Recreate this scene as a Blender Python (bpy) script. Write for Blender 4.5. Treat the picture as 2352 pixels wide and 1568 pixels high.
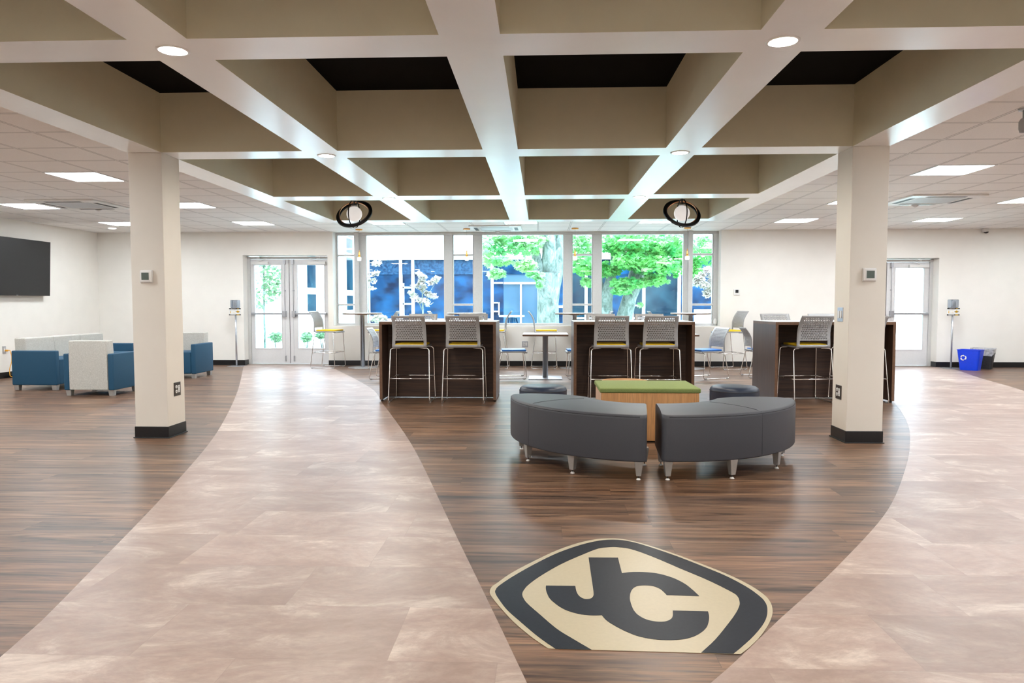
import bpy, math, random
from mathutils import Vector, Matrix

S = bpy.context.scene
for _o in list(bpy.data.objects):
    bpy.data.objects.remove(_o)
COL = S.collection
PI = math.pi
R = math.radians

# ------------------------------------------------------------------ camera, world, light, exposure
F_PX = 1662.63
cd = bpy.data.cameras.new('camera')
cd.sensor_width = 36.0
cd.lens = F_PX * 36.0 / 2352.0
cd.clip_end = 300
cam = bpy.data.objects.new('camera', cd)
COL.objects.link(cam)
cam.location = (0, 0, 1.22)
cam.rotation_euler = (Matrix.Rotation(0.0405273, 4, 'Z') @ Matrix.Rotation(PI / 2 - 0.0534367, 4, 'X') @ Matrix.Rotation(-0.000529, 4, 'Z')).to_euler()
S.camera = cam

S.view_settings.view_transform = 'Standard'
S.view_settings.look = 'None'
S.view_settings.exposure = 2.24
S.view_settings.gamma = 1.0
S.view_settings.use_curve_mapping = False

world = bpy.data.worlds.new('sky')
S.world = world
world.use_nodes = True
wn = world.node_tree
wb = wn.nodes['Background']
wb.inputs[0].default_value = (0.60, 0.80, 1.0, 1)
wb.inputs[1].default_value = 3.0

PANEL_EMIT = 8.3      # square ceiling panels
DOWN_EMIT = 160.0      # round downlights in the beams

# hazy high sun beyond the courtyard (very soft), back-lights the trees and washes the floor by the glass
sl = bpy.data.lights.new('hazy_sun', 'SUN')
sl.energy = 2.6; sl.angle = R(50); sl.color = (0.90, 0.96, 1.0)
slo = bpy.data.objects.new('hazy_sun', sl)
slo.rotation_euler = (R(-42), 0, R(8)); COL.objects.link(slo)

# ------------------------------------------------------------------ materials
MATS = {}
def nmat(name):
    m = bpy.data.materials.new(name); m.use_nodes = True
    nt = m.node_tree; b = nt.nodes['Principled BSDF']
    MATS[name] = m
    return m, nt, b
def math_n(nt, op, a, b=None, c=None):
    n = nt.nodes.new('ShaderNodeMath'); n.operation = op
    for i, v in enumerate((a, b, c)):
        if v is None: continue
        if isinstance(v, (int, float)): n.inputs[i].default_value = v
        else: nt.links.new(v, n.inputs[i])
    return n.outputs[0]
def objco(nt, scale=(1, 1, 1), loc=(0, 0, 0)):
    tc = nt.nodes.new('ShaderNodeTexCoord'); mp = nt.nodes.new('ShaderNodeMapping')
    mp.inputs['Scale'].default_value = scale; mp.inputs['Location'].default_value = loc
    nt.links.new(tc.outputs['Object'], mp.inputs[0]); return mp.outputs[0]
def noise(nt, vec, scale, detail=3, rough=0.5, dist=0.0):
    n = nt.nodes.new('ShaderNodeTexNoise'); n.inputs['Scale'].default_value = scale
    n.inputs['Detail'].default_value = detail; n.inputs['Roughness'].default_value = rough
    n.inputs['Distortion'].default_value = dist
    if vec is not None: nt.links.new(vec, n.inputs['Vector'])
    return n.outputs[0]
def ramp(nt, fac, stops):
    r = nt.nodes.new('ShaderNodeValToRGB'); e = r.color_ramp.elements
    e[0].position, e[0].color = stops[0][0], (*stops[0][1], 1)
    e[1].position, e[1].color = stops[-1][0], (*stops[-1][1], 1)
    for p, c in stops[1:-1]:
        x = e.new(p); x.color = (*c, 1)
    nt.links.new(fac, r.inputs[0]); return r.outputs[0]
def mixc(nt, fac, a, b, mode='MIX'):
    m = nt.nodes.new('ShaderNodeMix'); m.data_type = 'RGBA'; m.blend_type = mode
    for i, v in ((0, fac), (6, a), (7, b)):
        if isinstance(v, (int, float)): m.inputs[i].default_value = v
        elif isinstance(v, tuple): m.inputs[i].default_value = (*v, 1)
        else: nt.links.new(v, m.inputs[i])
    return m.outputs[2]
def bump(nt, b, h, s=0.2, d=0.01):
    n = nt.nodes.new('ShaderNodeBump'); n.inputs['Strength'].default_value = s; n.inputs['Distance'].default_value = d
    nt.links.new(h, n.inputs['Height']); nt.links.new(n.outputs[0], b.inputs['Normal'])
def plain(name, col, rough=0.5, metal=0.0, var=0.05, scale=30, spec=0.5, coat=0):
    m, nt, b = nmat(name)
    f = noise(nt, objco(nt), scale, 4)
    lo = tuple(max(0, c * (1 - var)) for c in col); hi = tuple(min(1, c * (1 + var)) for c in col)
    nt.links.new(ramp(nt, f, [(0.3, lo), (0.7, hi)]), b.inputs['Base Color'])
    b.inputs['Roughness'].default_value = rough; b.inputs['Metallic'].default_value = metal
    b.inputs['Specular IOR Level'].default_value = spec; b.inputs['Coat Weight'].default_value = coat
    return m
def emit(name, col, st):
    m, nt, b = nmat(name)
    b.inputs['Base Color'].default_value = (0.8, 0.8, 0.8, 1)
    b.inputs['Emission Color'].default_value = (*col, 1); b.inputs['Emission Strength'].default_value = st
    return m
def glass(name, tint=(1, 1, 1), refl=0.08, rough=0.0):
    m = bpy.data.materials.new(name); m.use_nodes = True; MATS[name] = m
    nt = m.node_tree; nt.nodes.clear()
    o = nt.nodes.new('ShaderNodeOutputMaterial'); mx = nt.nodes.new('ShaderNodeMixShader')
    t = nt.nodes.new('ShaderNodeBsdfTransparent'); g = nt.nodes.new('ShaderNodeBsdfGlossy')
    fr = nt.nodes.new('ShaderNodeFresnel'); fr.inputs[0].default_value = 1.45
    t.inputs[0].default_value = (*tint, 1); g.inputs['Roughness'].default_value = rough
    nt.links.new(fr.outputs[0], mx.inputs[0]); nt.links.new(t.outputs[0], mx.inputs[1]); nt.links.new(g.outputs[0], mx.inputs[2])
    nt.links.new(mx.outputs[0], o.inputs[0]); return m

def planks(nt, W, H, y0):
    """plank layout in world metres along X: returns random per plank, second random, seam mask"""
    tc = nt.nodes.new('ShaderNodeTexCoord'); sp = nt.nodes.new('ShaderNodeSeparateXYZ')
    nt.links.new(tc.outputs['Object'], sp.inputs[0])
    v = math_n(nt, 'DIVIDE', math_n(nt, 'SUBTRACT', sp.outputs[1], y0), H)
    row = math_n(nt, 'FLOOR', v); fy = math_n(nt, 'SUBTRACT', v, row)
    wn1 = nt.nodes.new('ShaderNodeTexWhiteNoise'); wn1.noise_dimensions = '1D'; nt.links.new(row, wn1.inputs['W'])
    u = math_n(nt, 'ADD', math_n(nt, 'DIVIDE', sp.outputs[0], W), wn1.outputs[0])
    cu = math_n(nt, 'FLOOR', u); fx = math_n(nt, 'SUBTRACT', u, cu)
    cb = nt.nodes.new('ShaderNodeCombineXYZ'); nt.links.new(cu, cb.inputs[0]); nt.links.new(row, cb.inputs[1])
    w2 = nt.nodes.new('ShaderNodeTexWhiteNoise'); w2.noise_dimensions = '2D'; nt.links.new(cb.outputs[0], w2.inputs['Vector'])
    ex = math_n(nt, 'MULTIPLY', math_n(nt, 'MINIMUM', fx, math_n(nt, 'SUBTRACT', 1.0, fx)), W)
    ey = math_n(nt, 'MULTIPLY', math_n(nt, 'MINIMUM', fy, math_n(nt, 'SUBTRACT', 1.0, fy)), H)
    seam = math_n(nt, 'LESS_THAN', math_n(nt, 'MINIMUM', ex, ey), 0.0016)
    off = nt.nodes.new('ShaderNodeVectorMath'); off.operation = 'MULTIPLY_ADD'
    nt.links.new(w2.outputs[1], off.inputs[0]); off.inputs[1].default_value = (37, 23, 11)
    nt.links.new(tc.outputs['Object'], off.inputs[2])
    return w2.outputs[0], w2.outputs[1], seam, off.outputs[0]
def scalev(nt, v, s):
    m = nt.nodes.new('ShaderNodeVectorMath'); m.operation = 'MULTIPLY'; nt.links.new(v, m.inputs[0]); m.inputs[1].default_value = s
    return m.outputs[0]

# wood-look vinyl floor
m, nt, b = nmat('wood_floor')
rnd, rcol, seam, co = planks(nt, 1.45, 0.2175, 2.387)
g1 = noise(nt, scalev(nt, co, (0.55, 7.5, 1)), 1.6, 6, 0.62, 0.6)
g2 = noise(nt, scalev(nt, co, (2.2, 75, 1)), 1.6, 5, 0.65, 0.2)
g3 = noise(nt, scalev(nt, co, (1.5, 17, 1)), 1.25, 4, 0.55, 1.2)
c1 = ramp(nt, g1, [(0.30, (0.085, 0.052, 0.038)), (0.43, (0.170, 0.105, 0.072)), (0.55, (0.275, 0.168, 0.110)), (0.70, (0.400, 0.268, 0.182))])
c2 = ramp(nt, g2, [(0.32, (0.58, 0.58, 0.58)), (0.58, (1.08, 1.08, 1.08))])
c = mixc(nt, 1.0, c1, c2, 'MULTIPLY')
c = mixc(nt, 1.0, c, ramp(nt, g3, [(0.33, (0.34, 0.32, 0.33)), (0.45, (0.86, 0.86, 0.86)), (0.62, (1.08, 1.07, 1.06))]), 'MULTIPLY')
tone = ramp(nt, rnd, [(0.0, (0.80, 0.80, 0.82)), (0.5, (1.0, 0.98, 0.96)), (1.0, (1.2, 1.13, 1.06))])
c = mixc(nt, 1.0, c, tone, 'MULTIPLY')
c = mixc(nt, 1.0, c, (0.82, 0.77, 0.71), 'MULTIPLY')
c = mixc(nt, math_n(nt, 'MULTIPLY', seam, 0.45), c, (0.06, 0.04, 0.03))
nt.links.new(c, b.inputs['Base Color'])
b.inputs['Roughness'].default_value = 0.36
nt.links.new(ramp(nt, g2, [(0.2, (0.30,) * 3), (0.8, (0.44,) * 3)]), b.inputs['Roughness'])
b.inputs['Specular IOR Level'].default_value = 0.42
bump(nt, b, g2, 0.08, 0.004)

# pale stone-look vinyl path
m, nt, b = nmat('stone_path')
rnd, rcol, seam, co = planks(nt, 0.90, 0.435, 2.387)
g1 = noise(nt, scalev(nt, co, (1.3, 2.1, 1)), 1.5, 8, 0.70, 0.5)
g2 = noise(nt, scalev(nt, co, (3, 6, 1)), 6, 6, 0.7, 0.5)
c1 = ramp(nt, g1, [(0.30, (0.33, 0.225, 0.185)), (0.45, (0.385, 0.275, 0.23)), (0.55, (0.44, 0.335, 0.285)), (0.66, (0.62, 0.52, 0.45))])
c2 = ramp(nt, g2, [(0.3, (0.86, 0.85, 0.84)), (0.65, (1.06, 1.06, 1.06))])
c = mixc(nt, 1.0, c1, c2, 'MULTIPLY')
tone = ramp(nt, rnd, [(0.0, (0.90, 0.89, 0.89)), (1.0, (1.12, 1.11, 1.10))])
c = mixc(nt, 1.0, c, tone, 'MULTIPLY')
c = mixc(nt, 1.0, c, (0.91, 0.915, 0.91), 'MULTIPLY')
c = mixc(nt, math_n(nt, 'MULTIPLY', seam, 0.30), c, (0.25, 0.18, 0.15))
nt.links.new(c, b.inputs['Base Color'])
nt.links.new(ramp(nt, g2, [(0.2, (0.32,) * 3), (0.8, (0.46,) * 3)]), b.inputs['Roughness'])
b.inputs['Specular IOR Level'].default_value = 0.5

plain('cream_wall', (0.87, 0.845, 0.79), 0.7, var=0.015, scale=4)
plain('column_paint', (0.76, 0.71, 0.63), 0.6, var=0.015, scale=4)
plain('beam_white', (0.93, 0.92, 0.91), 0.30, var=0.02, scale=3, spec=0.6, coat=0.7)
MATS['beam_white'].node_tree.nodes['Principled BSDF'].inputs['Coat Roughness'].default_value = 0.22
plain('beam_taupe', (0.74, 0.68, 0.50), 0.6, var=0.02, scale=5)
plain('ceiling_black', (0.003, 0.003, 0.003), 0.8, spec=0.1)
plain('black_base', (0.006, 0.006, 0.007), 0.32, var=0.1)
plain('window_alu', (0.60, 0.60, 0.59), 0.4, metal=0.15, var=0.03)
plain('door_paint', (0.72, 0.72, 0.72), 0.4, var=0.02)
plain('steel', (0.50, 0.51, 0.54), 0.3, metal=0.85, var=0.03)
plain('chrome', (0.85, 0.84, 0.82), 0.12, metal=1.0, var=0.01)
plain('white_plastic', (0.78, 0.77, 0.75), 0.35, var=0.01)
plain('grey_plastic', (0.36, 0.36, 0.36), 0.42, var=0.02)
plain('yellow_fabric', (0.86, 0.55, 0.01), 0.75, var=0.08, scale=300)
plain('blue_fabric', (0.02, 0.16, 0.55), 0.5, var=0.08, scale=300)
plain('white_laminate', (0.78, 0.79, 0.79), 0.28, var=0.01)
plain('bench_grey', (0.054, 0.057, 0.068), 0.50, var=0.10, scale=500, spec=0.4)
plain('bench_seam', (0.03, 0.032, 0.04), 0.6)
plain('pouf_navy', (0.012, 0.022, 0.048), 0.42, var=0.08, scale=400)
plain('green_felt', (0.215, 0.27, 0.085), 0.9, var=0.22, scale=350)
plain('leg_silver', (0.45, 0.44, 0.42), 0.35, metal=0.6, var=0.04)
plain('leg_dark', (0.03, 0.03, 0.03), 0.4)
plain('sofa_blue', (0.005, 0.062, 0.125), 0.62, var=0.12, scale=400)
plain('screen_black', (0.009, 0.010, 0.011), 0.45, var=0.1)
plain('bezel_black', (0.01, 0.01, 0.01), 0.4)
plain('copper', (0.70, 0.33, 0.15), 0.3, metal=0.85)
plain('gold', (0.85, 0.42, 0.10), 0.28, metal=0.8)
plain('matte_black', (0.006, 0.006, 0.006), 0.55)
plain('plate_dark', (0.10, 0.085, 0.075), 0.3, metal=0.5)
plain('lcd_grey', (0.10, 0.13, 0.115), 0.25)
plain('bin_blue', (0.0, 0.05, 0.75), 0.38, var=0.04)
plain('bin_black', (0.02, 0.02, 0.022), 0.5, var=0.3, scale=40)
plain('bag_film', (0.42, 0.42, 0.44), 0.3, var=0.45, scale=22)
plain('cord_orange', (0.85, 0.40, 0.02), 0.5)
plain('logo_beige', (0.50, 0.43, 0.29), 0.38, var=0.03, scale=60)
plain('logo_navy', (0.014, 0.017, 0.025), 0.4, var=0.12, scale=60, spec=0.12)
plain('sign_white', (0.8, 0.8, 0.78), 0.4)
plain('sign_yellow', (0.85, 0.50, 0.02), 0.4)
plain('screw', (0.5, 0.5, 0.5), 0.3, metal=1)
emit('panel_glow', (0.90, 0.955, 1.0), PANEL_EMIT)
emit('down_glow', (1.0, 0.93, 0.83), DOWN_EMIT)
emit('globe_glow', (1.0, 0.93, 0.88), 0.13)
MATS['globe_glow'].node_tree.nodes['Principled BSDF'].inputs['Base Color'].default_value = (0.45, 0.44, 0.45, 1)
emit('pendant_glow', (1.0, 0.97, 0.90), 1.0)
glass('window_glass')
glass('clear_plastic', (0.72, 0.76, 0.82), 0.1, 0.1)

def woodm(name, dark, light, along=(0.6, 14, 14), rough=0.4, sc=2.2):
    m, nt, b = nmat(name)
    g = noise(nt, objco(nt, along), sc, 6, 0.6, 0.5)
    g2 = noise(nt, objco(nt, tuple(a * 5 for a in along)), sc, 4, 0.6)
    c = ramp(nt, g, [(0.30, dark), (0.70, light)])
    c = mixc(nt, 1.0, c, ramp(nt, g2, [(0.3, (0.75,) * 3), (0.7, (1.1,) * 3)]), 'MULTIPLY')
    nt.links.new(c, b.inputs['Base Color']); b.inputs['Roughness'].default_value = rough
woodm('walnut_h', (0.020, 0.0085, 0.0045), (0.070, 0.031, 0.016), (0.7, 18, 18), rough=0.6)
woodm('walnut_v', (0.050, 0.026, 0.017), (0.095, 0.052, 0.035), (18, 18, 0.5), rough=0.33)
woodm('walnut_edge', (0.12, 0.060, 0.030), (0.17, 0.085, 0.044), (3, 3, 3))
woodm('maple', (0.66, 0.33, 0.13), (0.80, 0.44, 0.19), (25, 25, 0.8), rough=0.35)

# pale patterned upholstery
m, nt, b = nmat('pale_tweed')
n1 = noise(nt, objco(nt, (1, 1, 1)), 260, 3, 0.7)
n2 = noise(nt, objco(nt, (150, 150, 70)), 1.0, 2, 0.5, 1.5)
f = math_n(nt, 'ADD', math_n(nt, 'MULTIPLY', n1, 0.5), math_n(nt, 'MULTIPLY', n2, 0.5))
nt.links.new(ramp(nt, f, [(0.40, (0.40, 0.385, 0.34)), (0.60, (0.58, 0.565, 0.52))]), b.inputs['Base Color'])
b.inputs['Roughness'].default_value = 0.9

# suspended tile ceiling
m, nt, b = nmat('ceiling_tile')
tc = nt.nodes.new('ShaderNodeTexCoord'); sp = nt.nodes.new('ShaderNodeSeparateXYZ'); nt.links.new(tc.outputs['Object'], sp.inputs[0])
def gridm(co, off):
    f = math_n(nt, 'FRACT', math_n(nt, 'DIVIDE', math_n(nt, 'SUBTRACT', co, off), 0.5768))
    d = math_n(nt, 'MULTIPLY', math_n(nt, 'MINIMUM', f, math_n(nt, 'SUBTRACT', 1.0, f)), 0.5768)
    return d
dx = gridm(sp.outputs[0], -4.104 - 57.68); dy = gridm(sp.outputs[1], 7.50 - 57.68)
d = math_n(nt, 'MINIMUM', dx, dy)
bar = math_n(nt, 'LESS_THAN', d, 0.011); gap = math_n(nt, 'MULTIPLY', math_n(nt, 'LESS_THAN', d, 0.0155), math_n(nt, 'GREATER_THAN', d, 0.0105))
n1 = noise(nt, objco(nt), 160, 4, 0.7)
c = ramp(nt, n1, [(0.3, (0.84, 0.82, 0.80)), (0.6, (0.92, 0.90, 0.88))])
c = mixc(nt, bar, c, (0.80, 0.79, 0.78)); c = mixc(nt, gap, c, (0.26, 0.23, 0.21))
nt.links.new(c, b.inputs['Base Color']); b.inputs['Roughness'].default_value = 0.75

# outdoors
def brickm(name, c1, c2, mortar):
    m, nt, b = nmat(name)
    br = nt.nodes.new('ShaderNodeTexBrick'); v = objco(nt, (1, 1, 1))
    rot = nt.nodes.new('ShaderNodeVectorRotate'); rot.rotation_type = 'X_AXIS'; rot.inputs['Angle'].default_value = -PI / 2
    nt.links.new(v, rot.inputs['Vector']); nt.links.new(rot.outputs[0], br.inputs['Vector'])
    br.inputs['Scale'].default_value = 1.0; br.inputs['Brick Width'].default_value = 0.4; br.inputs['Row Height'].default_value = 0.12
    br.inputs['Mortar Size'].default_value = 0.012
    br.inputs['Color1'].default_value = (*c1, 1); br.inputs['Color2'].default_value = (*c2, 1); br.inputs['Mortar'].default_value = (*mortar, 1)
    nt.links.new(br.outputs[0], b.inputs['Base Color']); b.inputs['Roughness'].default_value = 0.85
brickm('pale_brick', (0.80, 0.76, 0.73), (0.66, 0.61, 0.60), (0.82, 0.82, 0.82))
plain('white_trim', (0.86, 0.88, 0.90), 0.5, var=0.02)
def facade_glass(name, lo, hi, sc):  # reflections in the panes are put into the colour as noise
    m, nt, b = nmat(name)
    g = noise(nt, objco(nt, sc), 1.0, 5, 0.6, 0.3)
    nt.links.new(ramp(nt, g, [(0.35, lo), (0.65, hi)]), b.inputs['Base Color'])
    b.inputs['Roughness'].default_value = 0.12; b.inputs['Specular IOR Level'].default_value = 0.12
facade_glass('glass_blue', (0.0005, 0.006, 0.022), (0.004, 0.06, 0.15), (1.6, 1.6, 2.4))
facade_glass('glass_pale', (0.035, 0.085, 0.135), (0.06, 0.12, 0.175), (1.5, 1.5, 0.6))
facade_glass('glass_panel', (0.002, 0.018, 0.05), (0.025, 0.075, 0.14), (14, 14, 14))
facade_glass('glass_teal', (0.001, 0.014, 0.028), (0.018, 0.055, 0.075), (1.4, 1.4, 1.2))
plain('lawn', (0.50, 0.60, 0.52), 0.9, var=0.2, scale=20)
plain('mulch', (0.34, 0.24, 0.22), 0.95, var=0.3, scale=50)
plain('concrete', (0.74, 0.74, 0.74), 0.8, var=0.04)
m, nt, b = nmat('bark')
g = noise(nt, objco(nt, (5, 5, 2.5)), 1.6, 7, 0.75, 0.8)
nt.links.new(ramp(nt, g, [(0.34, (0.02, 0.04, 0.03)), (0.48, (0.10, 0.14, 0.12)), (0.62, (0.20, 0.245, 0.225))]), b.inputs['Base Color']); b.inputs['Roughness'].default_value = 0.9
def leafm(name, lo, hi, tr=0.5):
    m, nt, b = nmat(name)
    g = noise(nt, objco(nt), 1.8, 5, 0.7)
    c = ramp(nt, g, [(0.35, lo), (0.65, hi)])
    nt.links.new(c, b.inputs['Base Color']); b.inputs['Roughness'].default_value = 0.6
    t = nt.nodes.new('ShaderNodeBsdfTranslucent'); nt.links.new(c, t.inputs[0])
    mx = nt.nodes.new('ShaderNodeMixShader'); mx.inputs[0].default_value = tr
    nt.links.new(b.outputs[0], mx.inputs[1]); nt.links.new(t.outputs[0], mx.inputs[2])
    nt.links.new(mx.outputs[0], nt.nodes['Material Output'].inputs[0])
leafm('maple_leaf', (0.008, 0.26, 0.06), (0.26, 0.62, 0.17))
leafm('maple_leaf_pale', (0.08, 0.36, 0.12), (0.34, 0.60, 0.24))
leafm('blossom_leaf', (0.24, 0.30, 0.20), (0.46, 0.37, 0.37), 0.3)
leafm('shrub_leaf', (0.08, 0.22, 0.10), (0.26, 0.38, 0.22))

M = MATS
# ------------------------------------------------------------------ mesh helpers
class MB:
    def __init__(s): s.v = []; s.f = []; s.mi = []; s.sm = []
    def add(s, vs, fs, mi=0, smooth=False, mtx=None):
        o = len(s.v)
        for p in vs:
            p = Vector(p)
            if mtx is not None: p = mtx @ p
            s.v.append(p)
        for f in fs:
            s.f.append([i + o for i in f]); s.mi.append(mi); s.sm.append(smooth)
        return s
    def box(s, x0, x1, y0, y1, z0, z1, mi=0, mtx=None):
        vs = [(x, y, z) for z in (z0, z1) for x, y in ((x0, y0), (x1, y0), (x1, y1), (x0, y1))]
        return s.add(vs, [(3, 2, 1, 0), (4, 5, 6, 7), (0, 1, 5, 4), (1, 2, 6, 5), (2, 3, 7, 6), (3, 0, 4, 7)], mi, False, mtx)
    def rbox(s, x0, x1, y0, y1, z0, z1, r=0.02, mi=0, n=3, mtx=None):
        """box with all edges rounded (superellipse-like grid)"""
        cx, cy, cz = (x0 + x1) / 2, (y0 + y1) / 2, (z0 + z1) / 2
        hx, hy, hz = (x1 - x0) / 2, (y1 - y0) / 2, (z1 - z0) / 2
        r = min(r, hx * .99, hy * .99, hz * .99)
        def ax(h):
            return [-h + r * (1 - math.cos(a * PI / 2 / n)) if False else -h + r * a / n for a in range(n + 1)] + [h - r * a / n for a in range(n, -1, -1)]
        import itertools
        A = [ax(hx), ax(hy), ax(hz)]; H = (hx, hy, hz)
        N = 2 * n + 2; idx = {}; vs = []
        def vid(i, j, k):
            key = (i, j, k)
            if key in idx: return idx[key]
            p = [A[0][i], A[1][j], A[2][k]]
            c = [max(-(H[q] - r), min(H[q] - r, p[q])) for q in range(3)]
            d = Vector([p[q] - c[q] for q in range(3)])
            if d.length > 1e-9:
                m_ = max(abs(t) for t in d); d = d.normalized() * r * (m_ / r)
            idx[key] = len(vs); vs.append((cx + c[0] + d[0], cy + c[1] + d[1], cz + c[2] + d[2])); return idx[key]
        fs = []
        for i in range(N - 1):
            for j in range(N - 1):
                fs.append((vid(i, j, 0), vid(i, j + 1, 0), vid(i + 1, j + 1, 0), vid(i + 1, j, 0)))
                fs.append((vid(i, j, N - 1), vid(i + 1, j, N - 1), vid(i + 1, j + 1, N - 1), vid(i, j + 1, N - 1)))
                fs.append((vid(i, 0, j), vid(i + 1, 0, j), vid(i + 1, 0, j + 1), vid(i, 0, j + 1)))
                fs.append((vid(i, N - 1, j), vid(i, N - 1, j + 1), vid(i + 1, N - 1, j + 1), vid(i + 1, N - 1, j)))
                fs.append((vid(0, i, j), vid(0, i, j + 1), vid(0, i + 1, j + 1), vid(0, i + 1, j)))
                fs.append((vid(N - 1, i, j), vid(N - 1, i + 1, j), vid(N - 1, i + 1, j + 1), vid(N - 1, i, j + 1)))
        return s.add(vs, fs, mi, True, mtx)
    def lathe(s, prof, n=24, c=(0, 0), mi=0, smooth=True, cap=True, mtx=None):
        vs = []; fs = []
        for r_, z in prof:
            for k in range(n):
                a = 2 * PI * k / n; vs.append((c[0] + r_ * math.cos(a), c[1] + r_ * math.sin(a), z))
        for i in range(len(prof) - 1):
            for k in range(n):
                fs.append((i * n + k, i * n + (k + 1) % n, (i + 1) * n + (k + 1) % n, (i + 1) * n + k))
        if cap:
            if prof[0][0] > 1e-6: fs.append(tuple(reversed(range(n))))
            if prof[-1][0] > 1e-6: fs.append(tuple(range((len(prof) - 1) * n, len(prof) * n)))
        return s.add(vs, fs, mi, smooth, mtx)
    def tube(s, pts, r, n=8, rad=0.0, mi=0, closed=False, mtx=None):
        P = [Vector(p) for p in pts]; rs = r if isinstance(r, (list, tuple)) else [r] * len(P)
        if rad > 0:
            Q = []; RS = []
            L = len(P)
            for i in range(L):
                if not closed and i in (0, L - 1): Q.append(P[i]); RS.append(rs[i]); continue
                a, b_, c_ = P[i - 1], P[i], P[(i + 1) % L]
                d1 = (a - b_); d2 = (c_ - b_); t = min(rad, d1.length * .45, d2.length * .45)
                p1 = b_ + d1.normalized() * t; p2 = b_ + d2.normalized() * t
                for k in range(6):
                    u = k / 5; Q.append(p1 * (1 - u) ** 2 + b_ * 2 * u * (1 - u) + p2 * u * u); RS.append(rs[i])
            P, rs = Q, RS
        L = len(P); vs = []; fs = []; nrm = None
        for i in range(L):
            if closed: t = (P[(i + 1) % L] - P[i - 1])
            else: t = P[min(i + 1, L - 1)] - P[max(i - 1, 0)]
            t.normalize()
            if nrm is None:
                nrm = t.orthogonal().normalized()
            nrm = (nrm - t * nrm.dot(t)); nrm.normalize(); bn = t.cross(nrm)
            for k in range(n):
                a = 2 * PI * k / n; vs.append(P[i] + (nrm * math.cos(a) + bn * math.sin(a)) * rs[i])
        for i in range(L if closed else L - 1):
            j = (i + 1) % L
            for k in range(n):
                fs.append((i * n + k, i * n + (k + 1) % n, j * n + (k + 1) % n, j * n + k))
        if not closed: fs.append(tuple(reversed(range(n)))); fs.append(tuple(range((L - 1) * n, L * n)))
        return s.add(vs, fs, mi, True, mtx)
    def prism(s, poly, z0, z1, mi=0, mtx=None):
        n = len(poly); vs = [(x, y, z0) for x, y in poly] + [(x, y, z1) for x, y in poly]
        fs = [tuple(reversed(range(n))), tuple(range(n, 2 * n))] + [(i, (i + 1) % n, n + (i + 1) % n, n + i) for i in range(n)]
        return s.add(vs, fs, mi, False, mtx)
    def build(s, name, mats, parent=None, bevel=0, solid=0, loc=None):
        me = bpy.data.meshes.new(name)
        me.from_pydata([tuple(v) for v in s.v], [], s.f)
        if not isinstance(mats, (list, tuple)): mats = [mats]
        for m_ in mats: me.materials.append(M[m_])
        me.polygons.foreach_set('material_index', s.mi); me.polygons.foreach_set('use_smooth', s.sm); me.update()
        o = bpy.data.objects.new(name, me); COL.objects.link(o)
        if parent is not None: o.parent = parent
        if loc is not None: o.location = loc
        if solid:
            md = o.modifiers.new('solid', 'SOLIDIFY'); md.thickness = solid; md.offset = 0
        if bevel:
            md = o.modifiers.new('bevel', 'BEVEL'); md.width = bevel; md.segments = 2; md.limit_method = 'ANGLE'
        return o
def tag(o, label, cat, group=None, kind=None):
    if label: o['label'] = label
    if cat: o['category'] = cat
    if group: o['group'] = group
    if kind: o['kind'] = kind
    return o
def struct(o): o['kind'] = 'structure'; return o
def empty(name, loc=(0, 0, 0), rz=0, label=None, cat=None, group=None):
    o = bpy.data.objects.new(name, None); COL.objects.link(o); o.location = loc; o.rotation_euler = (0, 0, rz)
    o.empty_display_size = 0.1
    return tag(o, label, cat, group)
def copy_tree(o, parent=None):
    c = o.copy(); COL.objects.link(c); c.parent = parent
    for ch in list(o.children): copy_tree(ch, c)
    return c
def place(proto, first, loc, rz, label, group=None):
    o = proto if first else copy_tree(proto)
    o.location = loc; o.rotation_euler = (0, 0, rz); o['label'] = label
    if group: o['group'] = group
    return o

# ------------------------------------------------------------------ the room
HC = 2.596; HB = 2.5505; YW = 13.964; YB = -4.0; XL = -8.72; XR = 11.6
XE = [-3.668, -3.366, -2.100, -1.791, -0.513, -0.207, 1.070, 1.374, 2.650, 2.959]
YE = [0.970, 1.285, 3.660, 3.978, 6.359, 6.673, 9.053, 9.413, 11.700, 12.010]
YF = [-1.72, -1.41] + YE    # beams continue behind the camera

MB().box(XL - .2, XR + .2, YB - .2, YW + .3, -0.1, 0).build('floor', 'wood_floor')['kind'] = 'structure'
def smooth_curve(pts, n=8):
    out = []
    P = [pts[0]] + pts + [pts[-1]]
    for i in range(1, len(P) - 2):
        p0, p1, p2, p3 = [Vector((*P[k], 0)) for k in (i - 1, i, i + 1, i + 2)]
        for k in range(n):
            t = k / n
            q = 0.5 * ((2 * p1) + (-p0 + p2) * t + (2 * p0 - 5 * p1 + 4 * p2 - p3) * t * t + (-p0 + 3 * p1 - 3 * p2 + p3) * t ** 3)
            out.append((q.x, q.y))
    out.append(pts[-1]); return out
def ribbon(name, left, right, z=0.0015):
    n = 80
    def samp(c):
        L = [0]
        for a, b_ in zip(c, c[1:]): L.append(L[-1] + math.dist(a, b_))
        out = []
        for k in range(n + 1):
            t = L[-1] * k / n; i = 0
            while i < len(L) - 2 and L[i + 1] < t: i += 1
            u = (t - L[i]) / max(1e-9, L[i + 1] - L[i]); out.append((c[i][0] * (1 - u) + c[i + 1][0] * u, c[i][1] * (1 - u) + c[i + 1][1] * u))
        return out
    a, b_ = samp(left), samp(right)
    mb = MB(); vs = [(x, y, z) for x, y in a] + [(x, y, z) for x, y in b_]
    mb.add(vs, [(i, n + 1 + i, n + 2 + i, i + 1) for i in range(n)])
    return struct(mb.build(name, 'stone_path'))
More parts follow.
